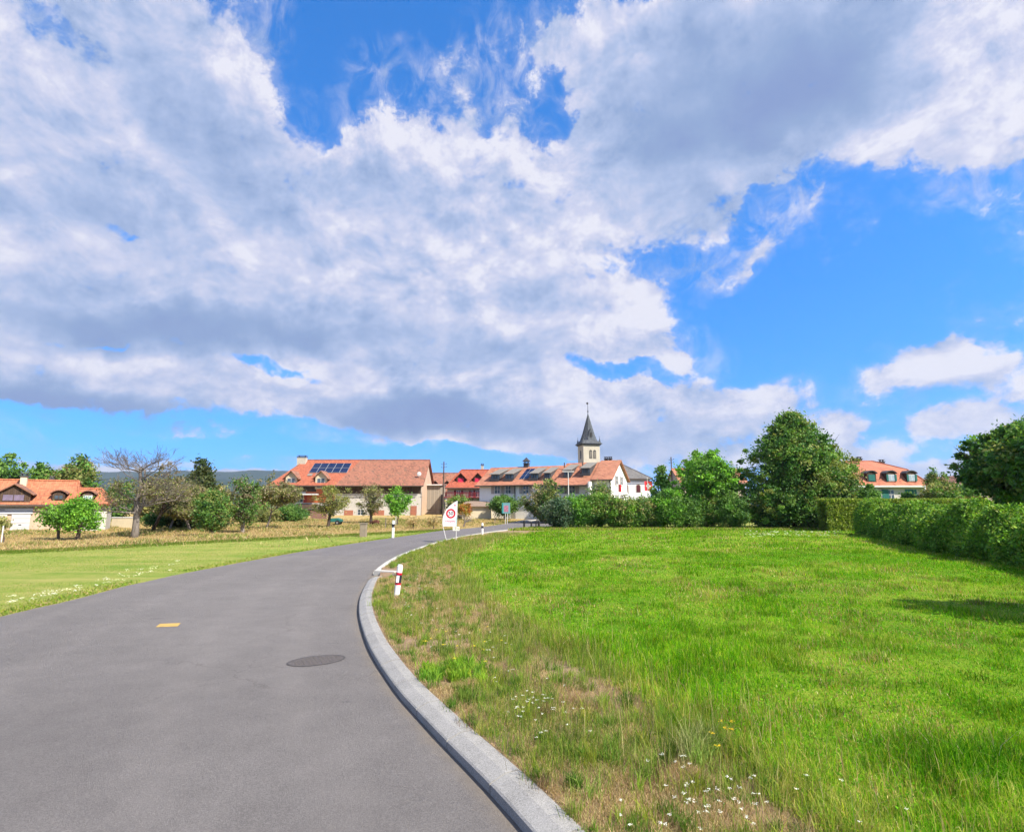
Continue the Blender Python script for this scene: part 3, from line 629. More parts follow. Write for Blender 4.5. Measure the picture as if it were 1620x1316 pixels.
def dormer(par, x, y, z, w, h, peak, dep, wall, roofm, front=None, shutter=None, hood=0.3, cheek=None, name='dormer', arch=False, pane=None, wframe=WHITE, mull=1):
    d = MB().prism([(-w / 2, 0), (w / 2, 0), (w / 2, h), (0, h + peak), (-w / 2, h)], 'y', 0, dep).build(name, wall, par, xf=Matrix.Translation((x, y, z)))
    n = 1 if not arch else 5
    if arch:
        pts = [(-w / 2 - hood + (w + 2 * hood) * k / 8, h + peak * math.sin(math.pi * k / 8) ** .8) for k in range(9)]
    else: pts = [(-w / 2 - hood, h - hood * peak / (w / 2)), (0, h + peak), (w / 2 + hood, h - hood * peak / (w / 2))]
    poly = pts + [(p[0], p[1] + .12) for p in reversed(pts)]
    MB().prism(poly, 'y', -hood, dep + .9).build('dormer_roof', roofm, d)
    ww = w * .62; t = .06; hh = h * .80
    MB().box(-ww / 2 - t, ww / 2 + t, -0.03, 0.02, h * .1, h * .1 + hh).box(-.03, .03, -.05, -.03, h * .1, h * .1 + hh).build('window_frame', wframe, d)
    for s in ((-1, 1) if mull else (0,)):
        xa, xb = (0.03, ww / 2) if s == 1 else ((-ww / 2, -0.03) if s == -1 else (-ww / 2, ww / 2))
        MB().box(xa, xb, -0.045, -0.031, h * .1 + t, h * .1 + hh - t).build('pane', pane or GLASS, d)
    if shutter:
        for s in (-1, 1): xx = s * (ww / 2 + t + .12); MB().box(xx - .11, xx + .11, -0.09, -0.032, h * .1, h * .1 + hh).build('shutter', shutter, d)
    return d
def skylight(par, x, y0, y1, w, ze, zr, yr, mat=LGREY, pane=PANEL, raised=0.0, open_=0.0):
    s = (zr - ze) / yr; za, zb = ze + s * y0 + .16, ze + s * y1 + .16
    return MB().slab([(x - w / 2, y0, za + .06 + raised), (x + w / 2, y0, za + .06 + raised), (x + w / 2, y1, zb + .06), (x - w / 2, y1, zb + .06)], .05).build('skylight', mat, par)
def solar(par, x0, x1, y0, y1, nx, ny, ze, zr, yr):
    s = (zr - ze) / yr; f = lambda x, y, h: (x, y, ze + s * y + .16 + h)
    o = MB().slab([f(x0, y0, .06), f(x1, y0, .06), f(x1, y1, .06), f(x0, y1, .06)], .04).build('solar_array', LINE, par)
    dx, dy = (x1 - x0) / nx, (y1 - y0) / ny; g = .06
    for i in range(nx):
        for j in range(ny):
            a, b, c, d = x0 + i * dx + g, x0 + (i + 1) * dx - g, y0 + j * dy + g, y0 + (j + 1) * dy - g
            MB().slab([f(a, c, .10), f(b, c, .10), f(b, d, .10), f(a, d, .10)], .035).build('solar_panel', PANEL, o)
    return o
def door(par, x, y, z, w, h, mat, side='front', frame=WHITE):
    d = MB().box(-w / 2, w / 2, -0.05, 0.02, 0, h).box(-w / 2 + .08, w / 2 - .08, -0.06, -.05, .1, h * .45).box(-w / 2 + .08, w / 2 - .08, -0.06, -.05, h * .5, h - .1).build('door', mat, par, xf=face_xf(x, y, z, side))
    MB().box(w / 2 - .16, w / 2 - .10, -.12, -.061, h * .46, h * .5).build('handle', GREYM, d); return d

# ------------------------------------------------------------------ long farmhouse
Y = 95; m = mpp(Y)
A = at(428, 816, Y); B = at(666, 816, Y); base = 0.70; L = B[0] - A[0]; D = 12.2
ze, zr = at(500, 765, Y)[2] - base + .25, at(500, 729, Y + D / 2)[2] - base
fh = empty('farmhouse', (A[0], Y, base), 0, 'long farmhouse with faded red tiled roof, solar panels and a blank peach gable', 'farmhouse')
MB().prism([(0, -1.2), (D, -1.2), (D, ze), (D / 2, zr - .15), (0, ze)], 'x', 3.9, L).build('wall', W_GREY, fh); MB().box(0, 3.9, 0, D, -1.2, ze).build('wall', W_CREAM, fh)
MB().prism([(-1.2 * 0, -1.2), (D, -1.2), (D, ze), (D / 2, zr - .17), (0, ze)], 'x', L + .001, L + .03).build('gable_wall', W_PEACH, fh)
rf = gable_roof(fh, L, D, ze, zr, OLD_T, 1.1, .45, hipL=3.6)
X = lambda px, y=Y: at(px, 780, y)[0] - A[0]
Z = lambda py, y=Y: at(600, py, y)[2] - base
# newer, redder tiles over the dwelling end
s = (zr - ze) / (D / 2); fz = lambda y: ze + s * y + .15
xs_, xe_ = -.45, X(532)
MB().slab([(xs_, -1.1, fz(-1.1) + .02), (xe_, -1.1, fz(-1.1) + .02), (xe_ + 2.2, D / 2, fz(D / 2) + .02), (xs_ + 3.6, D / 2, fz(D / 2) + .02)], .05).build('newer_roof_tiles', RED_T, fh)
solar(fh, X(479), X(541), 2.2, 4.95, 5, 2, ze + .04, zr + .04, D / 2)
for px in (483, 496): skylight(fh, X(px), 1.35, 1.95, .8, ze + .05, zr + .05, D / 2)
chimney(fh, X(474, Y + 5), 5.3, zr - 1.3, zr + .55, 1.55, .9, W_STONE, DGREY)
for px in (461, 508): dormer(fh, X(px), -.4, ze - 1.15, 1.9, 2.0, .95, 3.4, W_CREAM, BRN_T, hood=.42)
# loggia between the dormers: recess shade drawn as a flat dark panel, with balcony rail
MB().box(X(468), X(500), -.06, -.02, ze - 1.6, ze - .1).build('loggia_shade', DARK_W, fh)
for px, mt in ((448, WHITE), (475, WHITE)): window(fh, X(px) , 0, Z(795), 1.15, 1.25, shutter=RED_W, frame=WHITE)
MB().box(X(430), X(505), -1.35, -.05, Z(783), Z(781)).build('balcony', WHITE, fh)
for k in range(9):
    pass
MB().box(X(484), X(530), -.05, -.01, Z(795), Z(770)).build('timber_cladding', ORANGE_W, fh)
MB().box(X(525), X(531), -.08, -.02, Z(790), Z(766)).build('downpipe', ORANGE_W, fh)
MB().box(X(532), L - .1, -.05, -.01, ze - 1.9, ze - .15).build('eave_shade_boards', DARK_W, fh)  # dark band put where the eaves' shadow falls on the wall
for a_, b_ in ((590, 609), (546, 560)):
    MB().box(X(a_), X(b_), -.06, -.01, 0, Z(807)).build('barn_door', BRICKR, fh)
window(fh, X(572), 0, Z(815), 1.1, 1.0); window(fh, X(640), 0, Z(802), .7, .9)
door(fh, X(655), 0, 0, 1.05, 1.7, BRICKR)
MB().box(X(434), X(520), -.5, -.02, -.6, Z(801)).build('stone_plinth', STONEW, fh)
MB().slab([(X(472), -2.6, Z(806)), (X(505), -2.6, Z(806)), (X(505), -.1, Z(797)), (X(472), -.1, Z(797))], .12).build('lean_to_roof', DARK_W, fh)
# satellite dish
sdm = MB().tube([(0, 0, 0), (0, -.35, .12)], .03); sdm.ball((0, -.42, .15), (.38, .10, .38), 12, 6)
sdm.build('satellite_dish', WHITE, fh, xf=Matrix.Translation((X(661), 1.2, fz(1.2) + .3)))

# boarded annexe beside the gable
Y2 = 101; A2 = at(683, 800, Y2); B2 = at(697, 800, Y2)
an = empty('shed', (A2[0] - 1.2, Y2, .85), 0, 'tall shed of weathered grey boards beside the farmhouse gable', 'shed')
L2 = B2[0] - A2[0] + 1.2; h2 = at(690, 767.5, Y2)[2] - .85
MB().box(0, L2, 0, 7, .9, h2).build('wall', BOARD, an)
MB().box(0.2, L2 - .1, .1, 6.9, -1, .899).build('plinth', STONEW, an)
MB().slab([(-.2, -.35, h2 + .05), (L2 + .25, -.35, h2 + .05), (L2 + .25, 7.2, h2 + .5), (-.2, 7.2, h2 + .5)], .14).build('roof', BRN_T, an)
MB().tube([(-.2, -.42, h2 + .02), (L2 + .25, -.42, h2 + .02)], .10, 8).build('gutter', WHITE, an)

# brown-roofed house behind
Y3 = 116; A3 = at(672, 800, Y3); B3 = at(730, 800, Y3); b3 = 1.0
bh = empty('house', (A3[0], Y3, b3), 0, 'half hidden house with brown tiled roof and two dark gabled dormers behind the boarded shed', 'house')
ze3, zr3 = at(700, 775, Y3)[2] - b3, at(700, 749.5, Y3 + 4.5)[2] - b3
gable_walls(bh, B3[0] - A3[0], 9, ze3, zr3 - .15, W_STONE); gable_roof(bh, B3[0] - A3[0], 9, ze3, zr3, OLD_T, .6)
for px in (688, 707): dormer(bh, at(px, 760, Y3)[0] - A3[0], .6, ze3 + .1, 1.5, 1.1, .7, 3, DARK_W, BRN_T, hood=.35)
for px in (704, 716): window(bh, at(px, 780, Y3)[0] - A3[0], 0, ze3 - 2.0, .9, 1.2, frame=W_STONE)

# ------------------------------------------------------------------ house with crimson dormers
Y4 = 97; b4 = .9; D4 = 9.0
A4 = at(707, 800, Y4); B4 = at(765, 800, Y4); L4 = B4[0] - A4[0] + .4
ze4, zr4 = at(740, 770.5, Y4)[2] - b4 + .2, at(750, 744.5, Y4 + D4 / 2)[2] - b4
mh4 = empty('house', (A4[0], Y4, b4), 0, 'house with bright vermilion roof, two crimson gabled dormers and maroon shutters', 'house')
MB().prism([(0, -1.2), (D4, -1.2), (D4, ze4), (D4 / 2, zr4 - .2), (0, ze4)], 'x', 2.6, L4).build('wall', W_CREAM, mh4); MB().box(0, 2.6, 0, D4, -1.2, ze4).build('wall', W_CREAM, mh4)
MB().prism([(0, -1.2), (D4, -1.2), (D4, ze4), (D4 / 2, zr4 - .2), (0, ze4)], 'x', L4 + .001, L4 + .03).build('gable_wall', W_PINK, mh4)
gable_roof(mh4, L4, D4, ze4, zr4, VER_T, .7, .3, hipL=2.3)
CRIM = plain('crimson_shutter', c4(0.50, 0.02, 0.07), 0.6, 0.1)
for px in (729, 756): dormer(mh4, at(px, 760, Y4 + 1)[0] - A4[0], .9, ze4 + .35, 1.45, 1.15, .75, 3, DARK_W, VER_T, hood=.38, pane=CRIM, wframe=CRIM)
chimney(mh4, at(763, 740, Y4 + 5)[0] - A4[0], D4 / 2 + .6, zr4 - .6, zr4 + 1.0, .45, .45, W_STONE)
X4 = lambda px: at(px, 780, Y4)[0] - A4[0]; Z4 = lambda py: at(740, py, Y4)[2] - b4
for px in (725.5, 748, 756): window(mh4, X4(px), 0, Z4(786), .75, 1.15, shutter=MAROON if px != 748 else None, sill=False)
MB().box(X4(742), X4(745), -.08, -.02, Z4(786), Z4(776)).build('shutter', MAROON, mh4)
mb = MB().box(X4(703), X4(763), -1.0, -.06, Z4(787.5), Z4(786))
for k in range(26): xx = X4(703) + (X4(763) - X4(703)) * k / 25; mb.box(xx - .045, xx + .045, -1.0, -.94, Z4(786), Z4(779.5))
mb.box(X4(703), X4(763), -1.02, -.93, Z4(779.6), Z4(778.8)); mb.build('balcony', MAROON, mh4)

# low garden garage
Y5 = 84; b5 = .45; A5 = at(731, 812, Y5); B5 = at(777, 812, Y5)
lg = empty('garage', (A5[0], Y5, b5), 0, 'low cream garden building with shallow brown roof behind the speed limit banner', 'garage')
L5 = B5[0] - A5[0]; h5 = at(750, 801, Y5)[2] - b5
MB().box(0, L5, 0, 4, -.8, h5).build('wall', W_CREAM, lg)
MB().slab([(-.3, -.4, h5 + .04), (L5 + .3, -.4, h5 + .04), (L5 + .1, 3, h5 + .8), (.3, 3, h5 + .8)], .12).build('roof', plain('shingle_roof', c4(0.23, 0.17, 0.13), .9, .2), lg)

# ------------------------------------------------------------------ white row house
TH = R(-25); ct, st_ = math.cos(TH), math.sin(TH)
W6 = 9.4; Yr = 78.5; P = at(967, 780, Yr); b6 = .8
fr = np.array([P[0], Yr]); L6 = 20.8
org = fr - L6 * np.array([ct, st_])
rh = empty('row_house', (org[0], org[1], b6), TH, 'long white row house with tilted dark dormers, below the church tower', 'house')
def rp(px, py, off=0.0):         # pixel -> local x on the front plane, local z
    d = ray(px, py); n = np.array([-st_, ct]); o2 = org + n * off
    tt = (o2 @ n) / (d[0] * n[0] + d[1] * n[1]); q = np.array([d[0] * tt, d[1] * tt]); return float((q - org) @ np.array([ct, st_])), CAMZ + d[2] * tt - b6
ze6 = rp(940, 757)[1] + .1; zr6 = rp(978, 729, W6 / 2)[1]
def seg(x0, x1, dz, front=0.0, last=False, first=False):
    ov = .7 + front; s = (zr6 - ze6) / (W6 / 2)
    mbw = MB().prism([(0, -1.2), (W6, -1.2), (W6, ze6 + dz), (W6 / 2, zr6 - .2 + dz), (0, ze6 + dz)], 'x', x0, x1); mbw.build('wall', W_WHITE, rh)
    f = lambda x, y: (x, y, ze6 + dz + s * y + .14)
    a = x0 - (.45 if first else 0); b = x1 + (.4 if last else .02)
    r_ = MB().slab([f(a, -ov), f(b, -ov), f(b, W6 / 2), f(a, W6 / 2)], .16)
    g = lambda x, y: (x, y, ze6 + dz + s * (W6 - y) + .14)
    r_.slab([g(b, W6 + .6), g(a, W6 + .6), g(a, W6 / 2), g(b, W6 / 2)], .16)
    r_.build('roof', SAL_T, rh)
    MB().tube([(a, -ov - .07, ze6 + dz - s * ov + .02), (b, -ov - .07, ze6 + dz - s * ov + .02)], .09, 8).build('gutter', GUTTER, rh)
xb = [0, rp(880, 760)[0], rp(937, 760)[0], L6]
seg(xb[0], xb[1], -.55, first=True); seg(xb[1], xb[2], -.22, .9); seg(xb[2], xb[3], 0, last=True)
MB().box(xb[2] - .12, xb[2] + .12, -1.75, 0, -1.2, ze6 - .55).build('fin_wall', W_WHITE, rh)
s6 = (zr6 - ze6) / (W6 / 2)
def slant(px0, px1, py0, py1, dz, wide=None):      # a dormer cut into the roof: dark recess and tilted awning roof
    yc = 1.9; xa = rp(px0, (py0 + py1) / 2, yc)[0]; xb_ = rp(px1, (py0 + py1) / 2, yc)[0]; xa += .15; xb_ -= .45; zz = lambda y: ze6 + dz + s6 * y + .16
    y0, y1 = .75, 3.9
    d = MB().prism([(y0, zz(y0) - .2), (y1, zz(y1) - .3), (y1, zz(y1) + .05), (y0, zz(y0) + .95)], 'x', xa, xb_).build('dormer', DGREY, rh)
    MB().slab([(xa - .10, y0 - .60, zz(y0) + .88), (xb_ + .12, y0 - .60, zz(y0) + .88), (xb_ + .15, y1 + .2, zz(y1) + .16), (xa - .15, y1 + .2, zz(y1) + .16)], .10).build('dormer_roof', LGREY, d)
    n_ = 3; ww = (xb_ - xa) / n_
    for k in range(n_): MB().box(xa + ww * k + .08, xa + ww * (k + 1) - .08, y0 - .05, y0 + .0, zz(y0) + .15, zz(y0) + .85).build('pane', GLASS, d)
    MB().box(xa - .05, xb_ + .05, y0 - .5, y0 - .44, zz(y0 - .5) + .05, zz(y0 - .5) + .42).build('railing', DGREY, d)
for p0, p1, dz in ((781, 800, -.55), (803, 822, -.55), (843, 861, -.55), (864, 880, -.55), (895, 913, -.22), (922, 942, 0)): slant(p0, p1, 750, 745, dz)
xa, xe = rp(826, 750, 2)[0], rp(840, 750, 2)[0]; zz = lambda y, h: ze6 - .55 + s6 * y + .16 + h
pn = MB().slab([(xa, .8, zz(.8, .06)), (xe, .8, zz(.8, .06)), (xe, 3.8, zz(3.8, .06)), (xa, 3.8, zz(3.8, .06))], .05).build('solar_array', LINE, rh)
for i in range(2):
    for j in range(3):
        a_, b_ = xa + (xe - xa) * i / 2 + .05, xa + (xe - xa) * (i + 1) / 2 - .05; c_, d_ = .8 + j + .05, .8 + j + .95
        MB().slab([(a_, c_, zz(c_, .10)), (b_, c_, zz(c_, .10)), (b_, d_, zz(d_, .10)), (a_, d_, zz(d_, .10))], .035).build('solar_panel', PANEL, pn)
for px in (787, 804, 832, 862, 886, 905, 949):
    x_, z_ = rp(px, 775); window(rh, x_, 0, rp(px, 781)[1], 1.0, 1.25, shutter=LILAC, frame=WHITE, sill=True)
MB().tube([(rp(815, 770)[0], -.1, ze6 - .8), (rp(815, 770)[0], -.1, -.5)], .06).build('downpipe', DGREY, rh)
MB().tube([(L6 - .15, -.1, ze6 - .2), (L6 - .15, -.1, -.5)], .06).build('downpipe', DGREY, rh)
for yy, zz_ in ((3.1, ze6 - .9), (5.9, ze6 - .9)):
    window(rh, L6, yy, zz_, .9, 1.3, 'right', shutter=LILAC); window(rh, L6, yy, zz_ - 2.7, .9, 1.3, 'right', shutter=LILAC)
chimney(rh, rp(833, 740, W6 / 2)[0], W6 / 2, zr6 - 1, zr6 + .05, .8, .6, DGREY)
MB().add([(rp(833, 740, W6 / 2)[0] - .55, W6 / 2 - .5, zr6 + .42), (rp(833, 740, W6 / 2)[0] + .55, W6 / 2 - .5, zr6 + .42), (rp(833, 740, W6 / 2)[0] + .55, W6 / 2 + .5, zr6 + .42), (rp(833, 740, W6 / 2)[0] - .55, W6 / 2 + .5, zr6 + .42), (rp(833, 740, W6 / 2)[0], W6 / 2, zr6 + 1.1)], [(0, 1, 4), (1, 2, 4), (2, 3, 4), (3, 0, 4), (0, 3, 2, 1)]).build('chimney_cowl', DGREY, rh)
for px in (958.5, 965): chimney(rh, rp(px, 730, W6 / 2)[0], W6 / 2 + .2, zr6 - .8, zr6 + .35, .45, .45, DGREY)
for px in (893, 922): MB().tube([(rp(px, 740, 3.4)[0], 3.4, zr6 - 1.2), (rp(px, 740, 3.4)[0], 3.4, zr6 - .1)], .09).build('vent_pipe', GUTTER, rh)

# ------------------------------------------------------------------ church
Yc = 113; bC = 1.0; mt = mpp(Yc)
c0 = at(924, 760, Yc)[0]; wF = 27.5 * mt; TA = R(12)
tw = empty('church', (c0, Yc, bC), 0, 'pale stone church with square bell tower, pointed slate spire and grey roofed nave', 'church')
T = Matrix.Rotation(TA, 4, 'Z')
zt = at(930, 703.5, Yc)[2] - bC
tower = MB().box(0, wF, 0, wF, -2, zt).build('tower', W_STONE, tw, xf=T)
h = wF / 2; MB().box(-.22, wF + .22, -.22, wF + .22, zt + .002, zt + .22).box(-.42, wF + .42, -.42, wF + .42, zt + .222, zt + .36).build('cornice', SPIRE, tower)
MB().box(-.06, wF + .06, -.06, wF + .06, zt - 3.7, zt - 3.5).build('string_course', W_STONE, tower)
zs = at(930, 655, Yc + 2)[2] - bC; z0 = zt + .36
rings = [(h + .40, z0), (h * .93, z0 + .7), (h * .66, z0 + 2.1), (.07, zs)]
vs, fs = [], []
for k, (r, zz_) in enumerate(rings):
    for a in range(8):
        an_ = a * math.pi / 4 + math.pi / 8
        if k == 0: c, s_ = math.cos(an_), math.sin(an_); q = r / max(abs(c), abs(s_)); x, y = q * c, q * s_; x = max(-r, min(r, x * 1.0)); 
        else: x, y = r / math.cos(math.pi / 8) * math.cos(an_), r / math.cos(math.pi / 8) * math.sin(an_)
        if k == 0: x = r * (1 if math.cos(an_) > 0 else -1) * (1 if abs(math.cos(an_)) > .5 else .98); y = r * (1 if math.sin(an_) > 0 else -1) * (1 if abs(math.sin(an_)) > .5 else .98)
        vs.append((h + x, h + y, zz_))
for k in range(3):
    for a in range(8): fs.append((k * 8 + a, k * 8 + (a + 1) % 8, (k + 1) * 8 + (a + 1) % 8, (k + 1) * 8 + a))
fs.append(tuple(24 + a for a in range(8)))
sp = MB().add(vs, fs).build('spire', SPIRE, tw, xf=T)
fin = MB().tube([(h, h, zs - .2), (h, h, at(930, 636, Yc + 2)[2] - bC)], [.07, .03], 6)
ft = at(930, 639, Yc + 2)[2] - bC; fin.ball((h, h, ft - 1.6), .16); fin.box(h - .30, h + .12, h - .02, h + .02, ft - .05, ft + .30); fin.build('weathercock', BLACKM, sp)
for sx, sy in ((1, 0), (0, 1), (0, 0)):       # small gabled lucarnes and corner pinnacles
    pass
lu = MB().prism([(h - .42, z0 + .9), (h + .42, z0 + .9), (h + .42, z0 + 2.1), (h, z0 + 3.1), (h - .42, z0 + 2.1)], 'y', -.02 + .35, 1.6).build('lucarne', SPIRE, sp)
MB().box(h - .22, h + .22, .30, .345, z0 + 1.1, z0 + 2.2).build('louvre', BLACKM, lu)
for cx_, cy_ in ((0.02, .02), (wF, 0.02), (.02, wF)):
    MB().add([(cx_ - .22, cy_ - .22, z0), (cx_ + .22, cy_ - .22, z0), (cx_ + .22, cy_ + .22, z0), (cx_ - .22, cy_ + .22, z0), (cx_, cy_, z0 + 1.2)], [(0, 1, 4), (1, 2, 4), (2, 3, 4), (3, 0, 4), (0, 3, 2, 1)]).tube([(cx_, cy_, z0 + 1.1), (cx_, cy_, z0 + 1.5)], .03).build('pinnacle', SPIRE, sp)
def arched(par, x, y, z, w, h_, xf0, mat, name, side='front', bars=0, barm=None):
    pts = [(-w / 2, 0), (w / 2, 0)] + [(w / 2 * math.cos(math.pi * k / 8), h_ + w / 2 * math.sin(math.pi * k / 8)) for k in range(9)]
    o = MB().prism(pts, 'y', -.03, .05).build(name, mat, par, xf=face_xf(x, y, z, side))
    if bars:
        mb = MB()
        for k in range(bars): zz_ = h_ * (k + .5) / bars; mb.slab([(-w / 2 + .04, -.12, zz_), (w / 2 - .04, -.12, zz_), (w / 2 - .04, -.031, zz_ + .12), (-w / 2 + .04, -.031, zz_ + .12)], .03)
        mb.build('louvre_slats', barm or LGREY, o)
    return o
zw = at(930, 725, Yc)[2] - bC
arch_m = W_STONE
arched(tower, h - .42 + .2, 0, zw, .62, 1.45, None, BLACKM, 'belfry_window', bars=6); arched(tower, h + .42 + .2, 0, zw, .62, 1.45, None, BLACKM, 'belfry_window', bars=6)
arched(tower, 0, h, zw, .62, 1.45, None, BLACKM, 'belfry_window', side='left', bars=6)
# nave with hipped end
Yn = 104; N0 = at(975, 780, Yn)[0]; N1 = at(1029, 780, Yn)[0]; Ln = N1 - N0 + 4; Dn = 10
zen, zrn = at(1000, 757, Yn)[2] - bC + .1, at(990, 736.5, Yn + 5)[2] - bC
nv = MB().box(0, Ln, 0, Dn, -2, zen).build('nave', W_WHITE, tw, xf=Matrix.Translation((N0 - 4 - c0, Yn - Yc, 0)))
gr = gable_roof(nv, Ln, Dn, zen, zrn, SLATE, .45, .4, hipR=4.2)
for px in (990.5, 1010):
    o_ = arched(nv, at(px, 775, Yn)[0] - N0 + 4, 0, at(px, 779, Yn)[2] - bC, .95, 1.1, None, W_STONE, 'window')
    pts = [(-.34, .06), (.34, .06)] + [(.34 * math.cos(math.pi * k / 8), 1.1 + .34 * math.sin(math.pi * k / 8)) for k in range(9)]
    MB().prism(pts, 'y', -.05, -.031).build('pane', plain('leaded_glass', c4(0.10, 0.03, 0.035), .3, .3, 8), o_)

# ------------------------------------------------------------------ right house, mansard roof
Yh = 72; A7 = at(1330, 780, Yh); B7 = at(1464, 780, Yh); L7 = B7[0] - A7[0]; D7 = 10; b7 = .15
ze7 = at(1400, 768, Yh)[2] - b7; zr7 = at(1400, 729.5, Yh + D7 / 2)[2] - b7
mr = empty('house', (A7[0], Yh, b7), 0, 'salmon roofed house with three arched dormers and green shutters behind the clipped hedge', 'house')
MB().box(0, L7, 0, D7, -1, ze7).build('wall', W_GREY, mr)
RT = tiles('mottled_salmon_tiles', c4(0.40, 0.15, 0.09), c4(0.22, 0.08, 0.055), wid=.3, row=.5)
e0, kz, ke, rr = .6, ze7 + 2.1, 1.15, 2.9
P1 = [(-e0, -e0, ze7), (L7 + e0, -e0, ze7), (L7 + e0, D7 + e0, ze7), (-e0, D7 + e0, ze7)]
P2 = [(ke, ke, kz), (L7 - ke, ke, kz), (L7 - ke, D7 - ke, kz), (ke, D7 - ke, kz)]
# eaves, steep lower slope, shallower crown
ridge = [(rr + 1.2, D7 / 2, zr7), (L7 - rr - .2, D7 / 2, zr7)]
vs = P1 + P2 + ridge
fs = [(0, 1, 5, 4), (1, 2, 6, 5), (2, 3, 7, 6), (3, 0, 4, 7), (4, 5, 9, 8), (6, 7, 8, 9), (5, 6, 9), (7, 4, 8), (3, 2, 1, 0)]
rf7 = MB().add(vs, fs).build('roof', RT, mr)
MB().box(-e0, L7 + e0, -e0, D7 + e0, ze7 - .22, ze7 - .002).build('eaves', WHITE, mr)
hp = MB()
for a_, b_ in ((1, 5), (5, 9), (0, 4), (4, 8), (8, 9)): hp.tube([vs[a_], vs[b_]], .11, 6)
hp.build('ridge_tiles', RT, rf7)
Gp = plain('pale_curtain', c4(0.30, 0.38, 0.45), .4, .2, 5)
for i, px in enumerate((1377, 1408, 1440)):
    dd = dormer(mr, at(px, 755, Yh)[0] - A7[0], -.25, ze7 + .45, 1.15, 1.05, .32, 2.4, DARK_W, DGREY, hood=.15, arch=True, pane=GREENW if i == 0 else Gp, wframe=GREENW if i == 0 else WHITE, shutter=None if i == 0 else GREENW)
for px, zz_, w_ in ((1361, 722, .5), (1396, 726.5, .55)):
    chimney(mr, at(px, 730, Yh + 5)[0] - A7[0], D7 / 2 + .2, zr7 - .9, at(px, zz_ + 2, Yh + 5)[2] - b7 - .2, w_, .5, DGREY)
for px, w_ in ((1384, 1.7), (1409, .9)): window(mr, at(px, 780, Yh)[0] - A7[0], 0, at(px, 790, Yh)[2] - b7, w_, 1.25, shutter=GREENW if px == 1384 else None)
MB().box(at(1432, 780, Yh)[0] - A7[0], at(1450, 780, Yh)[0] - A7[0], -.05, -.01, 0, at(1440, 774, Yh)[2] - b7).build('garage_door', GREENW, mr)
MB().tube([(L7 - .4, -.5, ze7 - .2), (L7 - .4, -.5, 0)], .12, 8).build('porch_post', WHITE, mr)

# ------------------------------------------------------------------ left house with garage (turned towards the road)
def plane_px(org, th, bz):
    e = np.array([math.cos(th), math.sin(th)]); n = np.array([-e[1], e[0]])
    def f(px, py, off=0.0):
        d = ray(px, py); o2 = org + n * off; tt = (o2 @ n) / (d[0] * n[0] + d[1] * n[1]); return float((np.array([d[0] * tt, d[1] * tt]) - org) @ e), CAMZ + d[2] * tt - bz
    return f
TL = R(31); b8 = -.05; P = at(172, 800, 56); eL = np.array([math.cos(TL), math.sin(TL)]); L8 = 10.6; org8 = np.array([P[0], 56.0]) - eL * L8; D8 = 7.4
lp8 = plane_px(org8, TL, b8)
lh = empty('house', (org8[0], org8[1], b8), TL, 'low house at the left edge with orange roof, dark dormers and white garage doors', 'house')
xm = lp8(121, 800)[0]; ze8 = lp8(60, 798)[1] + .12; zr8 = lp8(60, 760, D8 / 2)[1] - .15
X8 = lambda px: lp8(px, 800)[0]; Z8 = lambda py: lp8(50, py)[1]
MB().prism([(0, -1.2), (D8, -1.2), (D8, ze8), (D8 / 2, zr8 - .15), (0, ze8)], 'x', 0, xm - .4).build('wall', W_PEACH, lh)
gable_roof(lh, xm - .2, D8, ze8, zr8, ORG_T, .45, .25, hipR=.5)
dwing = 5.4; ze9 = ze8 + .0; zr9 = lp8(150, 773, dwing / 2)[1] - .15
MB().box(xm - .38, L8 - .1, .25, dwing, -1.2, ze9).build('wing_wall', W_GREY, lh)
wr = gable_roof(lh, L8 - xm + .2, dwing, ze9, zr9, ORG_T, .40, .25, hipR=1.2); wr.location = (xm - .2, .02, 0)
for ch in lh.children:
    if ch.name.startswith('gutter') and abs(ch.location.x) < 1e-6 and ch is not wr and ch == list(lh.children)[-1]: ch.location = (xm - .2, .02, 0)
PURP = plain('plum_shutter', c4(0.15, 0.12, 0.18), .6, .3)
dormer(lh, X8(20), -.1, ze8 + .10, 2.4, .80, .80, 3.2, DARK_W, BRN_T, hood=.28, pane=PURP, wframe=DARK_W)
dormer(lh, X8(90.5), .15, ze8 + .30, .95, .55, .36, 2.2, DARK_W, BRN_T, hood=.2, arch=True, wframe=DARK_W)
dormer(lh, X8(137), .2, ze9 + .28, .95, .55, .36, 1.8, DARK_W, BRN_T, hood=.2, arch=True, wframe=WHITE, pane=Gp)
chimney(lh, lp8(38, 760, 2.8)[0], 2.8, zr8 - 1.4, zr8 + .45, .5, .45, W_CREAM)
chimney(lh, lp8(82, 755, 4)[0], D8 / 2 + .4, zr8 - .6, zr8 + .30, .26, .26, WHITE)
GD = plain('pale_garage_door', c4(0.48, 0.47, 0.47), .6, .05); BL = plain('blue_grey_infill', c4(0.26, 0.28, 0.34), .5, .1)
MB().box(X8(-30), X8(53), -.06, -.01, Z8(812), ze8 - .25).build('glazing_band', BL, lh)
for a_, b_ in ((-24, 14), (21, 51)):
    mb = MB()
    for k in range(4): zz_ = Z8(841) + (Z8(813) - Z8(841)) * k / 4; mb.box(X8(a_), X8(b_), -.10, -.02, zz_ + .02, zz_ + (Z8(813) - Z8(841)) / 4)
    g_ = mb.build('garage_door', GD, lh); MB().box(X8((a_ + b_) / 2) - .1, X8((a_ + b_) / 2) + .1, -.15, -.101, Z8(830), Z8(829)).build('handle', DGREY, g_)
MB().box(X8(-30), X8(54), -.16, -.02, Z8(812.5), Z8(811)).build('canopy', WHITE, lh)
window(lh, X8(150), .25, .9, .9, 1.0)

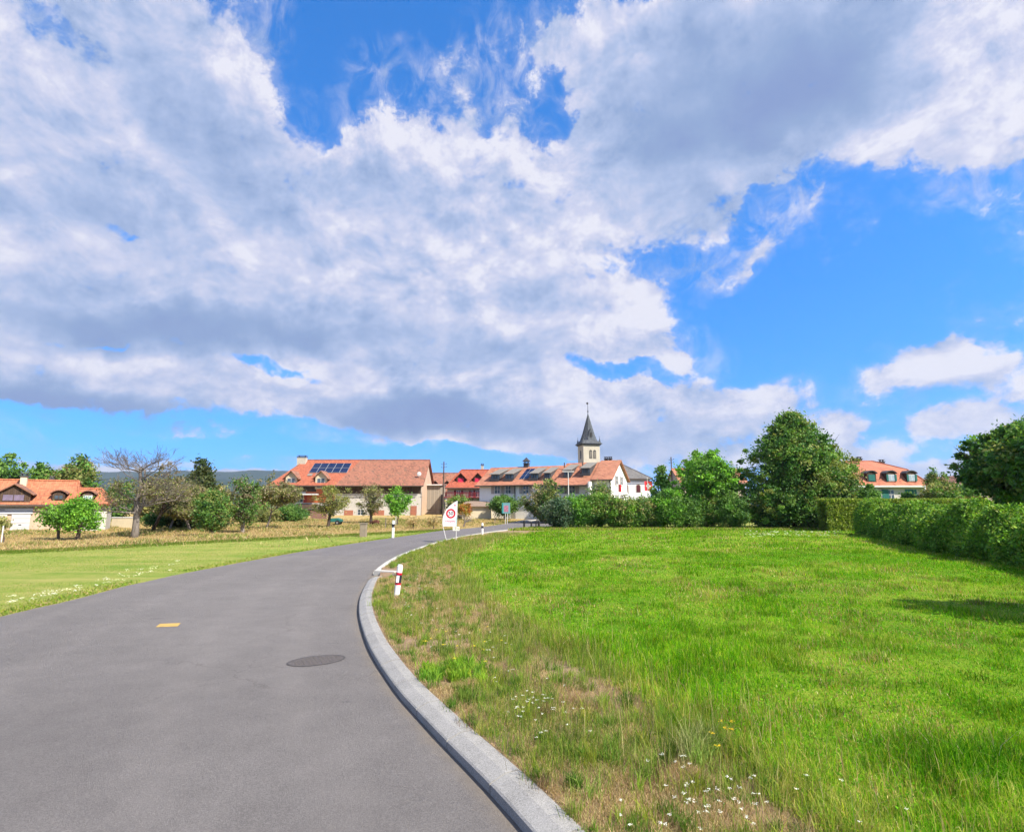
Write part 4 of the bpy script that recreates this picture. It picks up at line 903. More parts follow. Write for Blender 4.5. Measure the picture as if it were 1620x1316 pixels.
# pale boundary wall
p0, p1 = at(176, 830, 62), at(214, 829, 62)
bw = MB().box(0, p1[0] - p0[0], 0, .25, -.6, at(190, 819, 62)[2]).build('wall', W_CREAM)
bw.location = (p0[0], 62, 0); tag(bw, 'pale cream garden wall ending behind the bare grey tree', 'wall')
MB().box(-.05, p1[0] - p0[0] + .05, -.05, .30, at(190, 819, 62)[2] + .001, at(190, 819, 62)[2] + .08).build('coping', W_WHITE, bw)

# roof among the trees at the right edge
Yq = 78; q0 = at(1518, 780, Yq); q1 = at(1562, 780, Yq)
rq = empty('house', (q0[0], Yq, .1), 0, 'grey gabled house almost hidden behind the trees at the right edge', 'house')
zq, zqr = at(1520, 770, Yq)[2], at(1520, 754, Yq + 3)[2]
MB().prism([(0, -1), (8, -1), (8, zq), (4, zqr), (0, zq)], 'y', 0, 9).build('wall', STONEW, rq)
MB().slab([(-.6, -.4, zq - .3), (4, -.4, zqr + .18), (4, 9.4, zqr + .18), (-.6, 9.4, zq - .3)], .15).slab([(4, -.4, zqr + .18), (8.6, -.4, zq - .3), (8.6, 9.4, zq - .3), (4, 9.4, zqr + .18)], .15).build('roof', BRN_T, rq)

# salmon roof peeping between the trees beyond the bushes
Yv = 92; v0 = at(1078, 780, Yv); v1 = at(1180, 780, Yv)
rv = empty('house', (v0[0], Yv, .8), 0, 'pink walled house glimpsed between the bright green tree and the big dark tree', 'house')
zv, zvr = at(1100, 762, Yv)[2] - .8, at(1100, 743, Yv + 4)[2] - .8
gable_walls(rv, v1[0] - v0[0], 8, zv, zvr - .1, W_PINK); gable_roof(rv, v1[0] - v0[0], 8, zv, zvr, SAL_T, .6)
for k in range(4): window(rv, 1.6 + k * 2.8, 0, 1.2, 1.0, 1.2, shutter=RED_W)

# ------------------------------------------------------------------ trees and shrubs
def rdir(n):
    v = rng.normal(size=(n, 3)); return v / np.linalg.norm(v, axis=1)[:, None]
def shape_r(d, kind, seed):
    # radius multiplier by direction, so that outlines are uneven
    n = fbm(d[:, 0] * 2.2 + 7, d[:, 1] * 2.2 + d[:, 2] * 3.1 + 3, 1.0, seed, 3) - 0.5
    return 1.0 + n * (0.85 if kind != 'clipped' else 0.1)
def leaves(centres, per, sig, size, cols, var=0.22, flat=0.0, elong=1.7, cj=0.22):
    n = len(centres); tot = n * per
    C = np.repeat(centres, per, axis=0); P = C + rng.normal(size=(tot, 3)) * sig
    s = size * rng.uniform(0.65, 1.35, tot)[:, None]
    a = rdir(tot); b = rdir(tot)
    nr = a; nr[:, 2] += flat; nr /= np.linalg.norm(nr, axis=1)[:, None]
    t = np.cross(nr, b); t /= np.linalg.norm(t, axis=1)[:, None] + 1e-9; u = np.cross(nr, t)
    V = np.stack([P - t * s * elong / 2, P + u * s / 2 + nr * s * .12, P + t * s * elong / 2, P - u * s / 2 + nr * s * .12], axis=1).reshape(-1, 3)
    q = np.arange(tot * 4).reshape(-1, 4)
    cl = np.array(cols); w1 = rng.random(n); ci = cl[rng.integers(0, len(cl), n)]
    cc = np.repeat(ci * (1 + (w1[:, None] - .5) * 2 * cj), per, axis=0) * rng.uniform(1 - var, 1 + var, (tot, 1)) * rng.uniform(.93, 1.07, (tot, 3))
    return V, q, np.repeat(np.clip(cc, 0.004, 1), 4, axis=0)
def limb(mb, a, b, r0, r1, wob=.12, seg=4, n=5):
    a, b = np.array(a, float), np.array(b, float); L = np.linalg.norm(b - a); pts = []
    off = rng.normal(size=3) * L * wob
    for k in range(seg + 1):
        t = k / seg; pts.append(a + (b - a) * t + off * math.sin(math.pi * t) + rng.normal(size=3) * L * .02 * (0 < k < seg))
    mb.tube(pts, [r0 + (r1 - r0) * (k / seg) for k in range(seg + 1)], n); return pts
G_MID = [(0.09, 0.203, 0.036), (0.128, 0.247, 0.045), (0.068, 0.158, 0.036), (0.165, 0.285, 0.064)]
G_BRT = [(0.149, 0.351, 0.034), (0.216, 0.446, 0.046), (0.108, 0.27, 0.034)]
G_DRK = [(0.052, 0.138, 0.037), (0.077, 0.184, 0.04), (0.12, 0.23, 0.043)]
G_BIG = [(0.079, 0.185, 0.04), (0.12, 0.246, 0.047), (0.176, 0.29, 0.061), (0.062, 0.15, 0.037), (0.246, 0.282, 0.074)]
G_HEDGE = [(0.106, 0.24, 0.027), (0.163, 0.326, 0.037), (0.211, 0.384, 0.037), (0.086, 0.192, 0.024)]
G_OLV = [(0.193, 0.225, 0.062), (0.258, 0.274, 0.081), (0.145, 0.177, 0.057), (0.306, 0.274, 0.112)]
G_DRY = [(0.218, 0.184, 0.11), (0.161, 0.149, 0.08), (0.276, 0.23, 0.15), (0.115, 0.138, 0.05)]
def tree(name, label, cat, bx, by, Y, x0, x1, yt, yb, ncl=260, per=60, leaf=0.16, sig=0.35, cols=G_MID, kind='round', bk=None, trunk_r=0.16, seed=1, group=None, lean=0.0,
         inner=2.0, parent=None, shell=0.0, deep=0.9, fork=0.45, limbs=26, base_z=None):
    """crown box x0..x1, yt..yb and trunk foot bx,by in photograph pixels, standing Y metres ahead"""
    bz = float(terrain(0, Y)) if base_z is None else base_z
    g = at(bx, by, Y); root = empty(name, (g[0], Y, bz), 0, label, cat, group)
    a, b = at(x0, yb, Y), at(x1, yt, Y); c = np.array([(a[0] + b[0]) / 2 - g[0], 0, (a[2] + b[2]) / 2 - bz]); rx, rz = (b[0] - a[0]) / 2, (b[2] - a[2]) / 2
    rad = np.array([rx, rx * deep, rz])
    d = rdir(ncl); u = rng.random(ncl) ** (1 / inner)
    if shell: u = shell + (1 - shell) * u
    P = d * u[:, None]
    if kind == 'cone':
        zf = (P[:, 2] + 1) / 2; zf = 1 - np.sqrt(rng.random(ncl)); th = rng.random(ncl) * 2 * np.pi; rr = (1 - zf) ** .85 * np.sqrt(rng.random(ncl)) * 1.02
        rr *= .8 + .4 * vnoise(th * 1.3, zf * 9, 1.0, seed); P = np.column_stack([rr * np.cos(th), rr * np.sin(th), zf * 2 - 1])
    elif kind == 'dome':         # broad below, pointed above
        zf = rng.random(ncl) ** 1.25; th = rng.random(ncl) * 2 * np.pi
        prof = np.interp(zf, [0, .12, .35, .6, .8, 1.0], [.70, .95, 1.0, .80, .50, .10]); bump = .72 + .62 * fbm(np.cos(th) * 1.5 + 5, np.sin(th) * 1.5 + zf * 5, 1.3, seed, 3)
        rr = prof * bump * np.clip(rng.random(ncl) ** (1 / inner), 0, 1); P = np.column_stack([rr * np.cos(th), rr * np.sin(th), zf * 2 - 1])
    elif kind == 'box': P = rng.uniform(-1, 1, (ncl, 3)); ax = rng.integers(0, 3, ncl); sg = rng.choice([-1, 1], ncl); P[np.arange(ncl), ax] = sg * rng.uniform(.8, 1, ncl)
    else: P = P * shape_r(d, kind, seed)[:, None]
    sg = np.full((ncl, 1), sig)
    if kind in ('round', 'dome') and ncl >= 90 and name not in ('hedge_shrub', 'shrub') and not shell:
        # boughs: sprays of leaves strung along rising branches, ragged at the tips
        nb = max(26, ncl // 6); e = P[rng.permutation(ncl)[:nb]] / (np.linalg.norm(P[rng.permutation(ncl)[:nb]], axis=1)[:, None] * 0 + 1)
        if kind == 'round': dd_ = rdir(nb); e = dd_ * shape_r(dd_, kind, seed)[:, None] * rng.uniform(.78, 1.08, (nb, 1))
        else:
            zf = rng.random(nb) ** 1.1; th = rng.random(nb) * 2 * np.pi; prof = np.interp(zf, [0, .10, .32, .6, .8, 1.0], [.82, 1.0, 1.0, .80, .46, .06]); bump = .80 + .38 * fbm(np.cos(th) * 1.5 + 5, np.sin(th) * 1.5 + zf * 5, 1.3, seed, 3)
            rr = prof * bump * rng.uniform(.72, 1.17, nb); e = np.column_stack([rr * np.cos(th), rr * np.sin(th), zf * 2 - 1])
        s0 = e * np.array([.12, .12, 1]); s0[:, 2] = np.clip(e[:, 2] - .75 * np.hypot(e[:, 0], e[:, 1]), -1, .9)
        bi = rng.integers(0, nb, ncl); tt = rng.uniform(.30, 1.06, ncl)[:, None]; keep_ = rng.random((ncl, 1)) < .30; P0_ = P; P = s0[bi] + (e[bi] - s0[bi]) * tt + np.array([0, 0, -.10]) * (tt * (1 - tt)) * 2
        P = np.where(keep_, P0_ * .92, P); sg = np.where(keep_, sig, sig * (1.2 - .85 * tt))
    C = c + P * rad * 0.96
    C[:, 2] = np.maximum(C[:, 2], 0.12)
    V, q, cc = leaves(C, per, np.repeat(sg, per, axis=0) * np.array([1, 1, .75]), leaf, cols)
    mb = MB(); top = np.array([c[0] * .75, 0, c[2] + rz * .15]); fk = np.array([c[0] * fork * .9, 0, max(.3, (c[2] - rz * .75))])
    limb(mb, (0, 0, -.25), fk, trunk_r * 1.25, trunk_r, .03 + lean, 5, 8); limb(mb, fk, top, trunk_r, trunk_r * .25, .06, 5, 6)
    idx = rng.permutation(ncl)[:limbs]
    for i in idx:
        t = rng.uniform(0, .75); o = fk * (1 - t) + top * t; r_ = trunk_r * (.5 - .35 * t)
        if C[i][2] < o[2] - 0.3 * rz: o = fk
        pts = limb(mb, o, C[i], r_, .012, .10, 4, 4)
        for j in range(2):
            s_ = pts[rng.integers(1, 4)]; e = np.array(s_) + rdir(1)[0] * rx * .35 + np.array([0, 0, .1 * rz]); limb(mb, s_, e, r_ * .4, .008, .1, 2, 3)
    mb.build('trunk', bk or BARK, root, smooth_=True)
    np_mesh('crown', V, quads=q, mat=LEAF, parent=root, colr=cc)
    return root
def bare_tree(name, label, cat, bx, by, Y, height, spread, seed, trunk_r=.22, mat=None, leafn=0, leaf=.12, cols=G_DRY, depth=5, group=None, bend=(0, 0), first=.28, droop=.0, kids=(3, 5)):
    g = at(bx, by, Y); bz = float(terrain(0, Y)); root = empty(name, (g[0], Y, bz), 0, label, cat, group)
    rs = random.Random(seed); mb = MB(); tips = []
    def grow(p, d, L, r, k):
        pts = [p]; q = p.copy(); dd = d.copy(); n = 4 if k < 3 else 3
        for i in range(n):
            dd = (dd + Vector((rs.gauss(0, .16), rs.gauss(0, .16), rs.gauss(0.03 - droop, .12)))).normalized(); q = q + dd * L / n; pts.append(q.copy())
        r1 = r * .62; mb.tube(pts, [r + (r1 - r) * i / n for i in range(n + 1)], 7 if k == 0 else (5 if k < 3 else 3), cap=False)
        if k >= depth: tips.append(pts[-1]); return
        if k >= 2: tips.append(pts[-1])
        for c in range(rs.randint(*kids)):
            t = rs.uniform(.35, 1.0) if k else rs.uniform(.6, 1.0); i = min(n - 1, int(t * n)); s = pts[i].lerp(pts[i + 1], t * n - i) if i < n else pts[-1]
            az_ = rs.uniform(0, 2 * math.pi); sp_ = rs.uniform(.5, 1.15)
            side = Vector((math.cos(az_), math.sin(az_), 0)); nd = (dd * math.cos(sp_) + side * math.sin(sp_) * spread).normalized(); nd.z = max(nd.z, -.25)
            grow(s, nd, L * rs.uniform(.55, .85), r1 * rs.uniform(.5, .8), k + 1)
    grow(Vector((0, 0, -.2)), Vector((bend[0], bend[1], 1)).normalized(), height * first, trunk_r, 0)
    zs_ = [v[2] for v in mb.v]; k = height / max(zs_); mb.v = [(v[0] * k, v[1] * k, v[2] * k if v[2] > 0 else v[2]) for v in mb.v]
    mb.build('trunk', mat or BARKG, root, smooth_=True)
    if leafn:
        T = np.array([[t.x * k, t.y * k, t.z * k] for t in tips]); T = T[rng.integers(0, len(T), leafn)]
        V, q, cc = leaves(T, 9, np.array([.16, .16, .14]), leaf, cols); np_mesh('crown', V, quads=q, mat=LEAF, parent=root, colr=cc)
    return root

# --- left field
def umbrella_tree():
    Y = 44; g = at(213, 848, Y); root = empty('bare_tree', (g[0], Y, 0), 0, 'tall leafless grey tree with spreading twiggy branches in the left field', 'tree'); rs = random.Random(5); mb = MB(); tips = []
    H = at(213, 704, Y)[2]
    def br(p, d, L, r, k, lift):
        pts = [p]; q = p.copy(); dd = d.copy(); n = 5
        for i in range(n):
            dd = (dd + Vector((rs.gauss(0, .17), rs.gauss(0, .17), lift + rs.gauss(0, .10)))).normalized(); q = q + dd * L / n; pts.append(q.copy())
        mb.tube(pts, [max(r * (1 - .8 * i / n), .008) for i in range(n + 1)], 6 if k < 1 else (4 if k < 2 else 3), cap=False); tips.append(pts[-1])
        if k < 3:
            for c in range((6, 4, 3)[k]):
                i = rs.randint(1, n - 1); a = rs.uniform(-1.1, 1.1); nd = Matrix.Rotation(a, 3, 'Z') @ dd; nd.z += rs.uniform(-.1, .45); br(pts[i], nd.normalized(), L * rs.uniform(.4, .7), r * .42, k + 1, lift * .6)
    tk = [Vector((0, 0, -.3)), Vector((0.02, 0, .6)), Vector((0, 0, 1.4)), Vector((-.10, 0, 2.6)), Vector((.02, .1, 4.0)), Vector((-.12, 0, 5.3)), Vector((.1, 0, H - 1.6))]
    mb.tube(tk, [.34, .25, .22, .19, .15, .11, .06], 9)
    t2 = [Vector((0, 0, 1.5)), Vector((.35, .1, 2.6)), Vector((.30, .1, 4.0)), Vector((.25, 0, H - 1.9))]; mb.tube(t2, [.16, .13, .10, .05], 7)
    for i in range(9): a = i * 2.4; br(Vector((.02, 0, H - rs.uniform(1.7, 3.2))), Vector((math.cos(a), math.sin(a), .30)).normalized(), rs.uniform(2.2, 3.0), .05, 0, .02)
    for i in range(9): a = i * 2.4 + .5; br(Vector((0, 0, rs.uniform(1.3, 3.6))), Vector((math.cos(a), math.sin(a), .10)).normalized(), rs.uniform(2.0, 3.6), .075, 0, .02)
    mb.build('trunk', bark('pale_bark', c4(0.17, 0.15, 0.135)), root, smooth_=True)
    T = np.array([tuple(t) for t in tips]); T = T[T[:, 2] < 4.4]; T = T[rng.integers(0, len(T), 420)]
    V, q, cc = leaves(T, 8, np.array([.2, .2, .15]), .08, G_DRY + G_OLV[:2]); np_mesh('crown', V, quads=q, mat=LEAF, parent=root, colr=cc)
umbrella_tree()
tree('small_tree', 'bright green small leafy tree, the larger of the pair before the left house', 'tree', 121, 852, 41, 94, 170, 787, 836, 120, 44, .10, .34, G_BRT, trunk_r=.12, seed=4, limbs=14)
tree('small_tree', 'bright green small tree with thin trunk, the smaller of the pair before the left house', 'tree', 94, 851, 41.5, 68, 112, 800, 834, 70, 40, .10, .30, G_BRT + G_MID, trunk_r=.08, seed=5, limbs=10)
tree('young_tree', 'yellowing young tree on a white stake at the left edge of the photo', 'tree', 6, 856, 38, -12, 14, 818, 846, 40, 26, .09, .16, [(0.38, 0.36, 0.12), (0.28, 0.30, 0.10), (0.45, 0.38, 0.20)], trunk_r=.04, seed=6, limbs=8)
st = MB().tube([(0, 0, -.3), (0, 0, 1.1)], .04).build('stake', WHITE); g = at(2, 856, 37.6); st.location = (g[0], 37.6, 0); tag(st, 'short white stake beside the yellowing young tree', 'stake')
bare_tree('bare_tree', 'leaning half dead tree with curling bare top branches right of the tall grey tree', 'tree', 235, 840, 50, 5.9, .9, 23, .09, BARKD, leafn=420, cols=G_DRY, depth=4, bend=(.35, 0), first=.34)
bare_tree('bare_tree', 'tangled brownish tree thick with dead twigs left of the pointed conifer', 'tree', 268, 834, 55, 4.9, 1.1, 31, .055, BARKG, leafn=1500, cols=G_DRY + G_OLV, depth=5, first=.22)
bare_tree('bare_tree', 'low grey thicket tree under the pointed conifer', 'tree', 302, 838, 53, 3.2, 1.2, 37, .05, BARKG, leafn=1100, cols=G_DRY + G_OLV, depth=5, first=.2)
tree('conifer', 'pointed dark conifer rising highest above the orchard', 'tree', 312, 832, 58, 268, 362, 722, 832, 620, 55, .15, .30, [(0.075, 0.10, 0.035), (0.05, 0.085, 0.03), (0.10, 0.115, 0.045)], 'cone', BARKD, .2, 8, limbs=20)
tree('orchard_tree', 'dark green apple tree with thick leaning trunk in front of the conifer', 'tree', 335, 846, 46, 302, 374, 770, 834, 170, 46, .10, .32, G_DRK + G_DRK + G_OLV[:2], bk=BARK, trunk_r=.18, seed=9, lean=.05, limbs=18)
tree('orchard_tree', 'pale twiggy fruit tree with green top shoots left of the farmhouse', 'tree', 384, 838, 52, 352, 418, 742, 828, 170, 34, .11, .34, G_DRY + G_MID, bk=BARKG, trunk_r=.15, seed=10, limbs=46)
bare_tree('bare_tree', 'scraggy tree with bare shoots overlapping the left end of the farmhouse', 'tree', 420, 834, 60, 5.8, .85, 43, .07, BARKG, leafn=1500, cols=G_OLV + G_DRY, depth=5, first=.25)
tree('shrub', 'dark rounded shrub low behind the tall grey tree', 'shrub', 246, 834, 56, 228, 262, 810, 834, 60, 60, .10, .22, G_DRK, trunk_r=.04, seed=12, limbs=6)
tree('shrub', 'dark green rounded shrub in front of the farmhouse red shutters', 'shrub', 462, 826, 78, 436, 488, 799, 828, 110, 60, .13, .30, G_MID + G_DRK, trunk_r=.05, seed=13, limbs=8, base_z=.2)
tree('shrub', 'olive shrub at the far left foot of the farmhouse', 'shrub', 432, 826, 76, 404, 446, 806, 830, 70, 60, .12, .28, G_OLV, trunk_r=.05, seed=14, limbs=8, base_z=.1)
tree('shrub', 'low dark bush behind the dark green apple tree', 'shrub', 292, 836, 60, 268, 330, 812, 836, 90, 55, .11, .28, G_DRK + G_OLV, trunk_r=.04, seed=15, limbs=6)
tree('orchard_tree', 'wide olive leaved orchard tree before the middle of the farmhouse', 'tree', 520, 834, 62, 488, 564, 766, 816, 160, 30, .10, .36, G_OLV + [(0.28, 0.30, 0.06)], bk=BARK, trunk_r=.15, seed=16, limbs=44)
tree('orchard_tree', 'greyish orchard tree with reddish trunk before the farmhouse barn end', 'tree', 586, 823, 74, 560, 616, 764, 812, 140, 28, .11, .38, G_OLV + G_DRY, bk=BARK, trunk_r=.16, seed=17, limbs=40, base_z=.12)
tree('young_tree', 'bright green young tree tied to a pale stake at the farmhouse right end', 'tree', 629, 828, 68, 607, 651, 764, 815, 110, 42, .12, .34, G_BRT, trunk_r=.07, seed=18, limbs=16, base_z=.02)
st = MB().tube([(0, 0, -.3), (0, 0, 1.7)], .045).build('stake', WHITE); g = at(626, 828, 67.5); st.location = (g[0], 67.5, 0.02); tag(st, 'pale stake holding the bright green young tree', 'stake')
# trees behind the left house and behind the orchard
for i, (x0, x1, yt, lb) in enumerate(((-70, 44, 720, 'broad dark tree behind the left house, cut by the photo edge'), (36, 92, 735, 'round dark tree behind the left house between its two chimneys'), (84, 160, 724, 'pale green tree with twiggy lower crown behind the right end of the left house'))):
    tree('broadleaf_tree', lb, 'tree', (x0 + x1) / 2, 835, 76, x0, x1, yt, 815, 260, 60, .22, .5, [G_MID, G_DRK + G_MID, G_MID + G_OLV][i], trunk_r=.25, seed=20 + i, limbs=12)
for i, (x0, x1, yt, lb) in enumerate(((150, 215, 762, 'bluish distant tree seen through the tall bare tree'), (215, 300, 768, 'distant grey green tree behind the tangled brown tree'), (322, 372, 770, 'distant olive tree right of the pointed conifer'), (366, 440, 778, 'distant olive tree behind the pale twiggy fruit tree'))):
    tree('broadleaf_tree', lb, 'tree', (x0 + x1) / 2, 828, 88, x0, x1, yt, 826, 170, 50, .24, .55, [G_DRK, G_OLV, G_OLV, G_MID + G_OLV][i], trunk_r=.2, seed=30 + i, limbs=8, base_z=.2)
# --- around the houses in the middle
def shrub(label, x0, x1, yt, yb, Y, cols, seed, n=90, leaf=.15, per=55, name='shrub', sig=.3, cat='shrub', kind='round', **k):
    return tree(name, label, cat, (x0 + x1) / 2, yb, Y, x0, x1, yt, yb, n, per, leaf, sig, cols, kind, trunk_r=.06, seed=seed, limbs=8, **k)
shrub('olive shrub below the balcony of the house with crimson dormers', 704, 748, 783, 812, 88, G_OLV + G_MID, 41)
shrub('orange and yellow autumn shrub just right of the speed limit banner', 724, 745, 795, 818, 80, [(0.42, 0.26, 0.04), (0.48, 0.16, 0.05), (0.25, 0.26, 0.05)], 42, 50, .12, sig=.22)
shrub('rounded dark green bush behind the small information board', 773, 823, 783, 816, 82, G_MID, 43, 130)
shrub('low green bush at the left foot of the white row house', 762, 790, 786, 802, 90, G_BRT + G_MID, 44, 60)
tree('broadleaf_tree', 'spreading brownish olive tree in front of the middle of the white row house', 'tree', 862, 822, 74, 826, 905, 760, 824, 330, 44, .14, .38, G_OLV + G_DRY + G_MID, bk=BARK, trunk_r=.15, seed=45, limbs=50, inner=1.8, base_z=.15)
for i, (x0, x1, lb) in enumerate(((640, 668, 'dry brown weedy clump at the roadside near the farmhouse gable'), (672, 700, 'dry tawny clump left of the speed limit banner'))):
    shrub(lb, x0, x1, 818, 832, 62 - i * 2, [(0.42, 0.30, 0.14), (0.50, 0.38, 0.20), (0.30, 0.24, 0.1)], 46 + i, 26, .09, 26, name='weed_clump', sig=.18)
bare_tree('dead_bush', 'bare grey dead bush right of the speed limit banner', 'bush', 733, 829, 66, 1.8, 1.1, 51, .05, BARKG, depth=4, first=.3)
# --- hedgerow of shrubs with visible stems
hx = [(866, 905, 792, 'G'), (895, 935, 784, 'B'), (926, 968, 780, 'M'), (958, 1000, 788, 'M'), (992, 1030, 790, 'O'), (1018, 1052, 793, 'M'), (1036, 1076, 780, 'B'), (1066, 1108, 788, 'D'), (1100, 1138, 788, 'O'), (1130, 1180, 786, 'D')]
hl = ['blue green shrub at the left end of the hedgerow, leaves down to the ground', 'vivid green shrub second from the left end of the hedgerow', 'taller mixed green shrub in the left part of the hedgerow below the church tower',
      'mottled green shrub of the hedgerow below the white gable', 'olive brown shrub of the hedgerow below the church nave', 'mid green shrub of the hedgerow below the red flag',
      'bright leafy shrub of the hedgerow below the narrow dark tree', 'dark shrub of the hedgerow below the bright green tree', 'brownish shrub of the hedgerow right of the bright green tree', 'dark shrub of the hedgerow touching the big tree']
G_HR = G_OLV + G_MID + G_HEDGE
cm = {'G': [(0.05, 0.11, 0.06), (0.08, 0.14, 0.07), (0.12, 0.16, 0.10)], 'B': G_BRT + G_MID, 'M': G_MID + G_HEDGE + G_OLV, 'O': G_OLV + G_MID, 'D': G_MID + G_DRK}
for i, (x0, x1, yt, kk) in enumerate(hx):
    tree('hedge_shrub', hl[i], 'shrub', (x0 + x1) / 2, 836, 59 + (i % 3) * .5, x0 - 7, x1 + 7, yt - 2, 834, 260, 60, .12, .27, cm[kk], 'round', BARKD, .07, 60 + i, 'shrubs of the hedgerow across the meadow', inner=1.9, limbs=22, fork=.1, base_z=.02)
shrub('thin olive sapling crown above the hedgerow, left of the white gable', 930, 972, 764, 800, 66, G_OLV + G_MID, 71, 60, .13, 34, name='sapling', cat='tree', base_z=.1)
tree('narrow_tree', 'narrow dark green tree beside the red flag with white cross', 'tree', 1048, 832, 62, 1028, 1066, 737, 815, 150, 60, .15, .30, G_DRK + G_MID, 'dome', BARK, .12, 72, limbs=12, base_z=.02)
tree('broadleaf_tree', 'bright green round tree between the wooden pole and the big dark tree', 'tree', 1118, 832, 61.5, 1062, 1174, 711, 815, 560, 60, .15, .38, G_BRT + G_BRT + G_MID, 'round', BARK, .2, 73, limbs=40, inner=2.4, base_z=.02)
tree('broadleaf_tree', 'big dark green tree, tallest in the photo, behind the meadow', 'tree', 1256, 835, 60, 1168, 1342, 648, 834, 1800, 62, .15, .40, G_BIG, 'dome', BARKD, .35, 74, limbs=90, inner=2.6, deep=.85, base_z=.02)
tree('broadleaf_tree', 'paler olive tree leaning out behind the right side of the big dark tree', 'tree', 1330, 830, 64, 1280, 1356, 708, 815, 330, 50, .15, .40, G_OLV + G_MID, 'round', BARK, .2, 75, limbs=36, base_z=.02)
shrub('dark green shrub above the clipped hedge below the green shuttered dormer', 1335, 1384, 772, 800, 64, G_DRK + G_MID, 76, 90)
shrub('small leafy shrub before the right house porch', 1425, 1450, 781, 795, 66, G_MID, 77, 30, sig=.2)
tree('cypress', 'slim dark conifer with a bare tip right of the right house', 'tree', 1477, 800, 64, 1462, 1492, 738, 800, 100, 45, .12, .2, G_DRK + G_OLV, 'cone', BARKD, .07, 78, limbs=10, base_z=.05)
tree('cypress', 'second slim conifer with a bare tip, the shorter one right of the right house', 'tree', 1487, 800, 66, 1476, 1512, 744, 800, 100, 45, .12, .2, G_DRK + G_OLV, 'cone', BARKD, .07, 79, limbs=10, base_z=.05)
shrub('rounded golden green shrub at the foot of the slim conifers', 1466, 1512, 766, 802, 60, G_OLV + G_MID + [(0.22, 0.18, 0.04)], 80, 140)
shrub('dark hedge bush behind the grey gabled house roof', 1496, 1545, 763, 795, 74, G_MID + G_DRK, 81, 110)
tree('broadleaf_tree', 'large dark rounded tree filling the right edge of the photo', 'tree', 1606, 850, 36, 1528, 1720, 668, 800, 900, 60, .15, .34, G_DRK + G_BIG, 'round', BARKD, .3, 82, limbs=60, inner=2.2, base_z=0)
tree('broadleaf_tree', 'leafy dark tree top rising above the large rounded tree at the right edge', 'tree', 1660, 850, 30, 1592, 1800, 646, 790, 800, 60, .14, .34, G_DRK + G_BIG, 'round', BARKD, .3, 83, limbs=40, inner=2.2, base_z=0)
# a tree beyond the right edge of the photo: its shadow falls on the meadow
tree('broadleaf_tree', 'tree standing outside the photo to the right, throwing a shadow on the meadow', 'tree', 2013, 900, 9.7, 1890, 2136, 585, 800, 260, 50, .13, .25, G_DRK, 'round', BARKD, .15, 84, limbs=20, base_z=0)

# --- hedges: clipped box hedge and the long loose hedge
def hedge(name, label, p0, p1, h, w, n, leaf, cols, sig, seed, loose=0.0, group=None, per=14):
    p0, p1 = np.array(p0, float), np.array(p1, float); d = p1 - p0; L = np.linalg.norm(d); t = d / L; nr = np.array([-t[1], t[0]])
    root = empty(name, (p0[0], p0[1], 0), math.atan2(t[1], t[0]), label, 'hedge', group)
    k = rng.random(n); s = rng.random(n) * L; hh = h if not hasattr(h, '__len__') else np.interp(s / L, [0, 1], h)
    hh = hh * (1 + loose * (fbm(s, s * 0 + 3, .55, seed, 4) - .45)); ww = w * (1 + loose * .9 * (fbm(s, s * 0 + 9, .4, seed + 3, 3) - .5))
    face = rng.random(n); y = rng.uniform(-.5, .5, n); z = rng.uniform(0.02, 1, n)
    top = face < .30; side = (face >= .30) & (face < .88); sg = rng.choice([-1, 1], n)
    z = np.where(top, rng.uniform(.93, 1.0, n), z); y = np.where(side, sg * rng.uniform(.40, .5, n), y)
    bulge = 1 + loose * .8 * (fbm(s, z * 3 + sg * 5, 1.1, seed + 7, 3) - .5)
    if loose: y = y * np.interp(z, [0, .2, .7, 1], [.85, 1.10, .95, .42])
    C = np.column_stack([s, y * ww * bulge, z * hh])
    if loose:                    # long shoots standing out of the top and sides
        m = int(L * 26); ss = rng.random(m) * L; sg2 = rng.choice([-1, 1], m); hb = np.interp(ss / L, [0, 1], h) * (1 + loose * (fbm(ss, ss * 0 + 3, .55, seed, 4) - .45)); zz = rng.uniform(.45, 1.0, m)
        p0_ = np.column_stack([ss, sg2 * w * .40 * np.interp(zz, [.4, 1], [1.1, .3]), hb * zz * .96]); dr = np.column_stack([rng.normal(0, .35, m), sg2 * rng.uniform(0, .6, m), rng.uniform(.5, 1.2, m)]); dr /= np.linalg.norm(dr, axis=1)[:, None]
        ln_ = rng.uniform(.15, .50, m)[:, None]; C = np.concatenate([C] + [p0_ + dr * ln_ * k_ for k_ in (.3, .55, .8, 1.0)])
    sgm = np.full((len(C), 1), sig); sgm[n:] = .035
    V, q, cc = leaves(C, per, np.repeat(sgm, per, axis=0) * np.ones(3), leaf, cols, cj=.28)
    V[:, 2] = np.maximum(V[:, 2], .01)
    mb = MB()
    for i in range(int(L / .8)):
        x = .4 + i * .8 + random.uniform(-.2, .2)
        for j in range(3): limb(mb, (x, random.uniform(-.15, .15) * w, -.1), (x + random.uniform(-.5, .5), random.uniform(-.4, .4) * w, float(np.mean(hh)) * random.uniform(.5, .92)), .035, .01, .08, 3, 4)
    mb.build('stems', BARKD, root); np_mesh('foliage', V, quads=q, mat=LEAF, parent=root, colr=cc)
    return root
a = at(1312, 835, 55); b = at(1550, 835, 55)
hedge('clipped_hedge', 'square clipped beech hedge facing the meadow below the right house', (at(1311, 835, 53)[0] , 53.8), (at(1550, 835, 53)[0], 53.8), at(1400, 789.5, 53)[2] - .05, 1.6, 14000, .085, [(0.22, 0.30, 0.04), (0.16, 0.25, 0.035), (0.30, 0.36, 0.05), (0.22, 0.28, 0.05)], .06, 91)
a2 = at(1500, 800, 60); b2 = at(1580, 800, 60)
